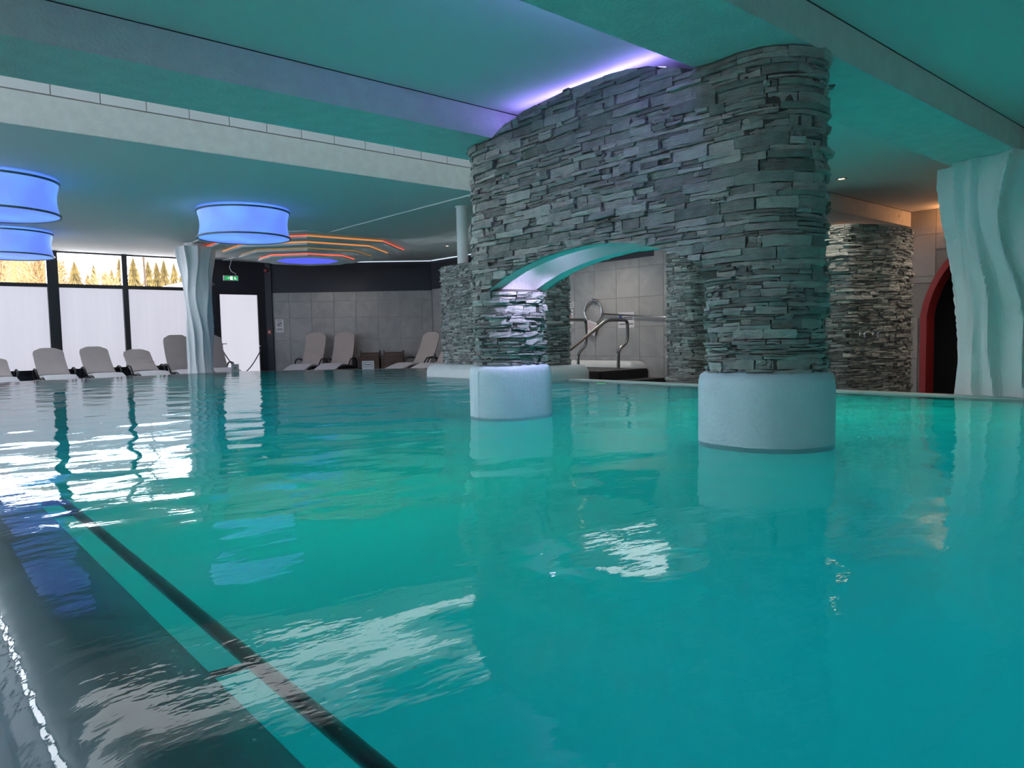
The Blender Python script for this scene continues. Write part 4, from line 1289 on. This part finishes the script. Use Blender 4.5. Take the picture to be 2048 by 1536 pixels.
f.build('border', 'ink', t)
g = sign_quad(-.075, .075, .078, .094, .012, .002); g.build('lettering', 'ink', t)

# rope barrier before the glazed door
for i, (x, lab) in enumerate(((6.33, 'slim steel rope post left of the glazed door'), (7.30, 'slim steel rope post right of the glazed door'))):
    t = thing('rope_post', lab, 'post', (x, 18.25, DECK), group='rope posts')
    MB().lathe([(.001, 0), (.13, 0), (.13, .015), (.03, .03), (.02, .04), (.02, .90), (.028, .91), (.028, .94), (.001, .955)], (x, 18.25, DECK), 20).build('pole', 'plastic', t, smooth=True, auto=40)
    MB().lathe([(.02, .84), (.03, .85), (.03, .88), (.02, .89)], (x, 18.25, DECK), 16).build('collar', 'steel', t, smooth=True)
pa, pb, pm = Vector((6.33, 18.22, .42)), Vector((7.30, 18.22, .42)), Vector((6.80, 18.20, -.13))
pts = []
for i in range(25):
    f_ = i / 24; x = pa.x + (pb.x - pa.x) * f_; q = (f_ - .5) * 2
    pts.append((x, 18.21, -.16 + .58 * abs(q) ** 1.55))
tag(MB().tube(pts, .014, 8).build('barrier_rope', 'rope', smooth=True), 'grey rope sagging in front of the glazed door', 'rope')
SC = np.array([5.60, 15.40]); SD = np.array([.755, -.655]); SN = np.array([-.655, -.755])
def rim_quad(w0, w1, z0, z1, off, th):
    q = [tuple(SC + SD * w0 + SN * off), tuple(SC + SD * w1 + SN * off), tuple(SC + SD * w1 + SN * (off + th)), tuple(SC + SD * w0 + SN * (off + th))]
    return MB().prism(q, z0, z1)
t = thing('rim_sign', 'small clear grey sign holder on the far pool rim before the glazed door', 'sign', (SC[0], SC[1], -.006))
pl = rim_quad(-.08, .08, -.006, .15, 0, .012).build('plate', 'acrylic', t, bevel=.003)
g = MB()
for w0, w1, z0, z1 in ((-.06, .06, .118, .128), (-.055, .055, .03, .038)):
    h_ = rim_quad(w0, w1, z0, z1, .012, .002); g.add(h_.v, h_.f)
q0 = [SC + SD * a + SN * .0145 for a in (-.03, 0, .045, .01)]
g.add([(q0[0][0], q0[0][1], .06), (q0[1][0], q0[1][1], .10), (q0[2][0], q0[2][1], .07), (q0[3][0], q0[3][1], .05)], [(0, 1, 2, 3)])
g.build('print', 'ink', pl)

# exit sign
t = thing('exit_sign', 'green illuminated emergency exit sign hanging above the door', 'exit sign', (6.39, 17.6, 2.15))
EX, EY, EZ = 6.39, 17.6, 2.15
MB().box(EX - .18, EX + .18, EY - .02, EY + .02, EZ - .065, EZ + .06).build('housing', 'paper', t, bevel=.01)
face = MB().box(EX - .15, EX + .16, EY - .026, EY - .02, EZ - .05, EZ + .04).build('face', 'green_face', t)
g = MB()
g.box(EX - .025, EX + .035, EY - .030, EY - .026, EZ - .045, EZ + .035)                       # doorway
g.add([(EX + .07, EY - .030, EZ - .035), (EX + .09, EY - .03, EZ - .035), (EX + .105, EY - .03, EZ + .0), (EX + .085, EY - .03, EZ + .012)], [(0, 1, 2, 3)])
g.add([(EX + .10, EY - .030, EZ + .0), (EX + .13, EY - .03, EZ - .03), (EX + .118, EY - .03, EZ - .036), (EX + .09, EY - .03, EZ - .01)], [(0, 1, 2, 3)])
g.add([(EX + .08, EY - .030, EZ + .012), (EX + .10, EY - .03, EZ + .012), (EX + .10, EY - .03, EZ + .028), (EX + .08, EY - .03, EZ + .028)], [(0, 1, 2, 3)])
g.add([(EX - .05, EY - .03, EZ + .012), (EX - .05, EY - .03, EZ - .022), (EX - .09, EY - .03, EZ - .005)], [(0, 1, 2)])
g.build('pictogram', 'white_face', face)
MB().tube([(EX + .12, EY, EZ + .06), (EX + .13, EY, EZ + .10), (EX + .02, EY, EZ + .16), (EX - .02, EY, EZ + .25), (EX + .03, EY, EZ + .40), (EX + .02, EY, Z_LOW)], .008, 6).build('cable', 'paper', t, smooth=True)
o = MB().box(6.02, 6.30, Y_WIN - .035, Y_WIN - .021, 2.03, 2.09).build('wall_plate', 'grey_plate'); tag(o, 'narrow grey plate on navy wall left of the exit sign', 'plate')
# alarm, push button, no-smoking notice
p = obp(0.02, .05)
t = thing('fire_alarm', 'round dark red fire alarm high on the navy corner post', 'alarm', (p[0], p[1], 2.45))
q = Vector((0, 0, 1)).rotation_difference(Vector((OB_N[0], OB_N[1], 0))).to_matrix().to_4x4()
MB().lathe([(.001, .0), (.06, 0), (.06, .03), (.045, .055), (.001, .06)], (0, 0, 0), 24).xf(Matrix.Translation((p[0], p[1], 2.45)) @ q).build('body', 'red_alarm', t, smooth=True, auto=40)
p = obp(0.05, .05)
t = thing('push_button', 'small orange and white push button on the navy corner post', 'button', (p[0], p[1], .86))
MB().prism([obp(.0, .05), obp(.09, .05), obp(.09, .075), obp(.0, .075)], .81, .91).build('box', 'redink', t, bevel=.004)
MB().prism([obp(.025, .075), obp(.065, .075), obp(.065, .08), obp(.025, .08)], .84, .88).build('button', 'paper', t)
t = thing('no_smoking_notice', 'white no-smoking notice on the tiled wall beside the navy post', 'notice', (*obp(.29, .0), .85))
MB().prism([obp(.19, .001), obp(.40, .001), obp(.40, .005), obp(.19, .005)], .845, 1.19).build('sheet', 'paper', t)
def ring_on(o2, d2, n2, cz, r, wd, mat, name, parent, off):
    m = MB(); N_ = 28
    for k in range(N_):
        a = 2 * PI * k / N_
        for rr in (r - wd, r):
            u_ = rr * math.cos(a); m.v.append((o2[0] + d2[0] * u_ + n2[0] * off, o2[1] + d2[1] * u_ + n2[1] * off, cz + rr * math.sin(a)))
    for k in range(N_):
        a = 2 * k; b = 2 * ((k + 1) % N_); m.f.append((a, b, b + 1, a + 1))
    s_ = r * .68; w2 = wd * .6
    i0 = len(m.v)
    for (u_, z_) in ((-s_ - w2, -s_ + w2), (-s_ + w2, -s_ - w2), (s_ + w2, s_ - w2), (s_ - w2, s_ + w2)):
        m.v.append((o2[0] + d2[0] * u_ + n2[0] * off, o2[1] + d2[1] * u_ + n2[1] * off, cz + z_))
    m.f.append((i0, i0 + 1, i0 + 2, i0 + 3))
    return m.build(name, mat, parent)
ring_on(obp(.295), OB_D, OB_N, 1.06, .06, .012, 'ink', 'symbol', t, .008)
g = MB()
for z0, z1, a, b in ((.90, .91, .22, .37), (.93, .945, .22, .37), (1.155, 1.165, .23, .36)):
    h_ = MB().prism([obp(a, .005), obp(b, .005), obp(b, .007), obp(a, .007)], z0, z1); g.add(h_.v, h_.f)
g.build('print', 'ink', t)

# end wall: rescue hoop with long pole, notices, hanging paper
XW = X_END - .001
t = thing('rescue_hoop', 'steel rescue hoop with long horizontal pole on the tiled end wall', 'rescue hook', (XW, 10.09, 1.09))
MB().tube([(XW - .05, 10.09 + .235 * math.cos(a), 1.085 + .225 * math.sin(a)) for a in [2 * PI * k / 40 for k in range(41)]], .018, 8, cap=False).build('hoop', 'steel', t, smooth=True)
MB().tube([(XW - .05, 9.86, 1.03), (XW - .05, 7.0, .81)], .016, 8).build('pole', 'steel', t, smooth=True)
MB().tube([(XW - .01, 10.09, 1.335), (XW - .07, 10.09, 1.325), (XW - .07, 10.09, 1.36)], .010, 8).build('hook', 'dark_steel', t, smooth=True)
def notice(y0, y1, z0, z1, label, name='wall_notice', rows=(), logo=None, ringc=None, tilt=0, cat='notice'):
    t = thing(name, label, cat, (XW, (y0 + y1) / 2, z0), group='notices on the end wall')
    yc, zc = (y0 + y1) / 2, (z0 + z1) / 2
    rot = Matrix.Translation((XW, yc, zc)) @ Matrix.Rotation(tilt, 4, 'X') @ Matrix.Translation((-XW, -yc, -zc))
    off = .075 if tilt else .002
    t_ = MB().box(XW - off - .004, XW - off, y0, y1, z0, z1).xf(rot).build('sheet', 'paper', t)
    g = MB()
    for a, b, z, h in rows: g.box(XW - off - .006, XW - off - .004, y1 - (y1 - y0) * b, y1 - (y1 - y0) * a, z, z + h)
    if rows: g.xf(rot).build('print', 'redink' if tilt else 'ink', t_)
    if logo: MB().box(XW - off - .006, XW - off - .004, *logo).xf(rot).build('logo', 'bluelogo', t_)
    if ringc: ring_on((XW, ringc[0]), (0, -1), (-1, 0), ringc[1], .055, .012, 'redink', 'symbol', t_, off + .007)
    return t
notice(9.06, 9.46, .735, 1.04, 'white notice with blue logo to the right of the rescue hoop', rows=((.35, .88, .93, .014), (.4, .88, .89, .014), (.06, .94, .80, .018)), logo=(9.36, 9.45, .90, .98))
notice(10.67, 10.97, 1.185, 1.32, 'small pale notice at top beside the stone pier', rows=((.3, .9, 1.26, .012), (.3, .9, 1.22, .012)))
notice(10.69, 10.97, .85, 1.155, 'white notice with a red prohibition ring beside the stone pier', rows=((.5, .95, 1.10, .012), (.5, .95, 1.08, .01)), ringc=(10.79, 1.0))
notice(9.99, 10.25, .62, .89, 'tilted paper sheet hanging from the bottom of the rescue hoop', name='hanging_paper', tilt=.28,
       rows=((.1, .9, .83, .01), (.1, .8, .79, .01), (.1, .9, .75, .01), (.1, .7, .71, .01)), cat='paper')

# pool entry: black steps, rounded bench wall, two handrails
t = thing('pool_steps', 'black steps over the pool edge with a lower tread', 'steps', (8.9, 7.8, DECK))
MB().box(8.18, 9.35, 7.41, 9.10, DECK, .051).build('platform', 'black_step', t, bevel=.02)
MB().box(8.18, 9.35, 7.02, 7.405, DECK, -.09).build('tread', 'black_step', t, bevel=.02)
t = rounded_plinth(round_poly([(9.45, 11.2), (9.45, 7.80), (10.0, 7.80), (10.0, 11.2)], 0.24, 10), DECK, .15, .1, 'bench_wall', None, shoulder=0.22)
tag(t, 'rounded grey-white low wall behind the black steps', 'low wall')
def handrail(y, label, pts):
    t = thing('handrail', label, 'handrail', (8.96, y, .05), group='pool handrails')
    # fillet the corners
    P = [Vector((x, y, z)) for x, z in pts]; out = [P[0]]
    for i in range(1, len(P) - 1):
        a = (P[i - 1] - P[i]); b = (P[i + 1] - P[i]); rr = min(.09, a.length * .45, b.length * .45)
        A, B = P[i] + a.normalized() * rr, P[i] + b.normalized() * rr
        for k in range(7):
            s_ = k / 6; out.append(A * (1 - s_) ** 2 + P[i] * 2 * s_ * (1 - s_) + B * s_ ** 2)
    out.append(P[-1])
    MB().tube(out, .027, 12).build('tube', 'rail_steel', t, smooth=True, auto=60)
    MB().lathe([(.001, .012), (.045, .012), (.045, 0)], (pts[0][0], y, .051), 20).build('foot_plate', 'steel', t, smooth=True, auto=40)
def _sc(pts): return [(x * 1.12, .6 + (z - .6) * 1.12) for x, z in pts]
handrail(7.72, 'steel pool handrail nearer the arch, over the black steps', _sc([(8.0, .11), (8.0, .38), (8.21, .50), (8.21, .815), (7.77, .815), (6.85, .335), (6.75, .28)]))
handrail(8.60, 'steel pool handrail beside the stone pier', _sc([(7.985, .11), (7.985, .33), (8.17, .46), (8.17, .84), (7.62, .84), (6.9, .4)]))

# ------------------------------------------------------------------ outside: ground, trees, gable
wall_ = struct(MB().add([(-60, 19.2, -.6), (80, 19.2, -.6), (80, 140, 1.94), (-60, 140, 1.94)], [(0, 1, 2, 3)]).build('ground', 'ground'), 'thawing ground outside the windows')
def spruce(x, y, h, label, seed, wdt=.23):
    wdt *= 0.9
    r = random.Random(seed); zb = -.6 + (y - 19) * .021 
    t = thing('spruce_tree', label, 'tree', (x, y, zb), group='golden spruces behind the window')
    MB().tube([(x, y, zb), (x, y, zb + h * .9)], [.14, .03], 6).build('trunk', 'trunk', t)
    m = MB(); layers = 15
    for i in range(layers):
        f = i / layers; zt = zb + h * (.10 + .90 * (f + 1.5 / layers)); zl = zb + h * (.06 + .90 * f)
        R_ = h * wdt * (1 - f) ** 0.9 + .08; n_ = 15
        top = len(m.v); m.v.append((x, y, min(zt, zb + h)))
        a0 = r.uniform(0, 6)
        for k in range(n_):
            a = a0 + 2 * PI * k / n_; rr = R_ * r.uniform(.65, 1.15); m.v.append((x + rr * math.cos(a), y + rr * math.sin(a), zl - R_ * .12 * r.uniform(0, 1.6)))
            a += PI / n_; rr = R_ * r.uniform(.28, .5); m.v.append((x + rr * math.cos(a), y + rr * math.sin(a), zl + R_ * .35))
        for k in range(2 * n_): m.f.append((top, top + 1 + k, top + 1 + (k + 1) % (2 * n_)))
    m.build('foliage', 'spruce', t)
def bare_tree(x, y, h, label, seed, n=420):
    r = random.Random(seed); zb = -.6 + (y - 19) * .021
    t = thing('bare_birch', label, 'tree', (x, y, zb), group='bare golden birches behind the window')
    MB().tube([(x, y, zb), (x + .1, y, zb + h * .5), (x, y, zb + h * .95)], [.13, .08, .02], 6).build('trunk', 'twig', t)
    m = MB()
    for i in range(n):
        f = r.uniform(.15, .95); z = zb + h * f; L_ = h * .36 * (1.08 - f) + .35
        a = r.uniform(0, 2 * PI); el = r.uniform(.3, 1.15)
        p = Vector((x + r.uniform(-.1, .1) + r.uniform(-.5, .5) * (1 - f), y + r.uniform(-.5, .5) * (1 - f), z)); d = Vector((math.cos(a) * math.cos(el), math.sin(a) * math.cos(el), math.sin(el)))
        q = p + d * L_ * .55; e = q + (d + Vector((r.uniform(-.4, .4), r.uniform(-.4, .4), r.uniform(-.1, .4)))).normalized() * L_ * .5
        m.tube([p, q, e], [.022 * y / 46, .016 * y / 46, .006 * y / 46], 3, cap=False)
    m.build('branches', 'twig', t)
def at_px(px, y): 
    r_ = ROT @ np.array([(px - CXP) / FPX, (560 - CYP) / FPX, 1.0]); return r_[0] / r_[1] * y
def hgt(px, py, y):
    r_ = ROT @ np.array([(px - CXP) / FPX, (py - CYP) / FPX, 1.0]); return .6 + r_[2] / r_[1] * y - (-.6 + (y - 19) * .021)
ST = [(150, 521, 52, .20), (188, 528, 54, .13), (212, 541, 50, .16), (240, 514, 55, .16), (268, 513, 50, .20), (297, 519, 48, .18), (314, 522, 52, .16), (329, 517, 47, .18), (349, 524, 52, .17), (366, 527, 48, .17), (176, 545, 58, .2), (224, 537, 60, .2)]
SL = ['broad golden spruce in the middle upper pane', 'narrow pointed spruce right of the broad one in the middle pane', 'short spruce low in the middle upper pane', 'tall spruce just left of the thin mullion', 'tall broad spruce just right of the thin mullion', 'spruce in the right upper pane, second from the thin mullion', 'low spruce in the right upper pane, left of the pointed pair', 'pointed spruce in the right upper pane, near its middle', 'spruce in the right pane left of the column', 'spruce touching the slender column in the right pane', 'low spruce crown between the broad and the narrow spruce', 'low spruce crown left of the thin mullion']
ORD = [4, 9, 1, 12, 6, 14, 2, 10, 5, 13, 16, 7, 0, 11, 3, 17, 8, 15]
for i, ((px, py, y, wd), lab) in enumerate(zip(ST, SL)):
    y = 38 + 4.6 * ORD[i]
    spruce(at_px(px, y), y, hgt(px, py, y), lab, 40 + i, wd * 1.5)
ST += [(135, 540, 60, .3), (165, 540, 61, .3), (255, 534, 58, .3), (282, 530, 57, .3), (340, 535, 58, .3), (305, 540, 60, .3)]
SL += ['hazy spruce crown behind the broad spruce, left of it', 'hazy spruce crown behind the broad spruce, right of it', 'hazy spruce crown behind the thin mullion', 'hazy spruce crown filling the gap in the right upper pane', 'hazy spruce crown behind the pair near the column', 'hazy low spruce crown in the middle of the right pane']
BT = [(4, 508, 46), (28, 504, 48), (52, 503, 46), (74, 508, 49), (95, 512, 47), (122, 520, 50), (205, 535, 46), (224, 548, 47)]
BL_ = ['bare birch at the left edge of the upper panes', 'tall bare birch in the left upper pane', 'tallest bare birch in the middle of the left upper pane', 'bare birch right of centre in the left upper pane', 'bare birch just left of the thick mullion', 'bare birch just right of the thick mullion', 'thin bare birch among the spruces in the middle pane', 'low bare birch beside the thin mullion']
for i, ((px, py, y), lab) in enumerate(zip(BT, BL_)):
    y = [40, 52, 34, 28, 46, 60, 30, 26][i]
    bare_tree(at_px(px, y), y, hgt(px, py, y), lab, 80 + i, 520 if i < 6 else 160)
t = thing('utility_pole', 'thin dark leaning pole outside the right upper pane', 'pole', (at_px(292, 30), 30, -.4))
MB().tube([(at_px(296, 30), 30, -.4), (at_px(287, 30), 30, 5.2)], .045, 6).build('shaft', 'trunk', t)
xg = at_px(378, 34); zg = 3.42
t = thing('gable_roof', 'white snowy gable roof behind the slender column', 'roof', (xg, 34, -.3))
MB().add([(xg - 1.2, 34, zg - 1.9), (xg, 34, zg), (xg + 1.2, 34, zg - 1.9), (xg - 1.2, 40, zg - 1.9), (xg, 40, zg), (xg + 1.2, 40, zg - 1.9)], [(0, 1, 2), (3, 5, 4), (0, 3, 4, 1), (1, 4, 5, 2), (0, 2, 5, 3)]).build('roof', 'snow', t)
MB().box(xg - 1.0, xg + 1.0, 34.1, 39.9, -.4, zg - 1.85).build('walls', 'snow', t)
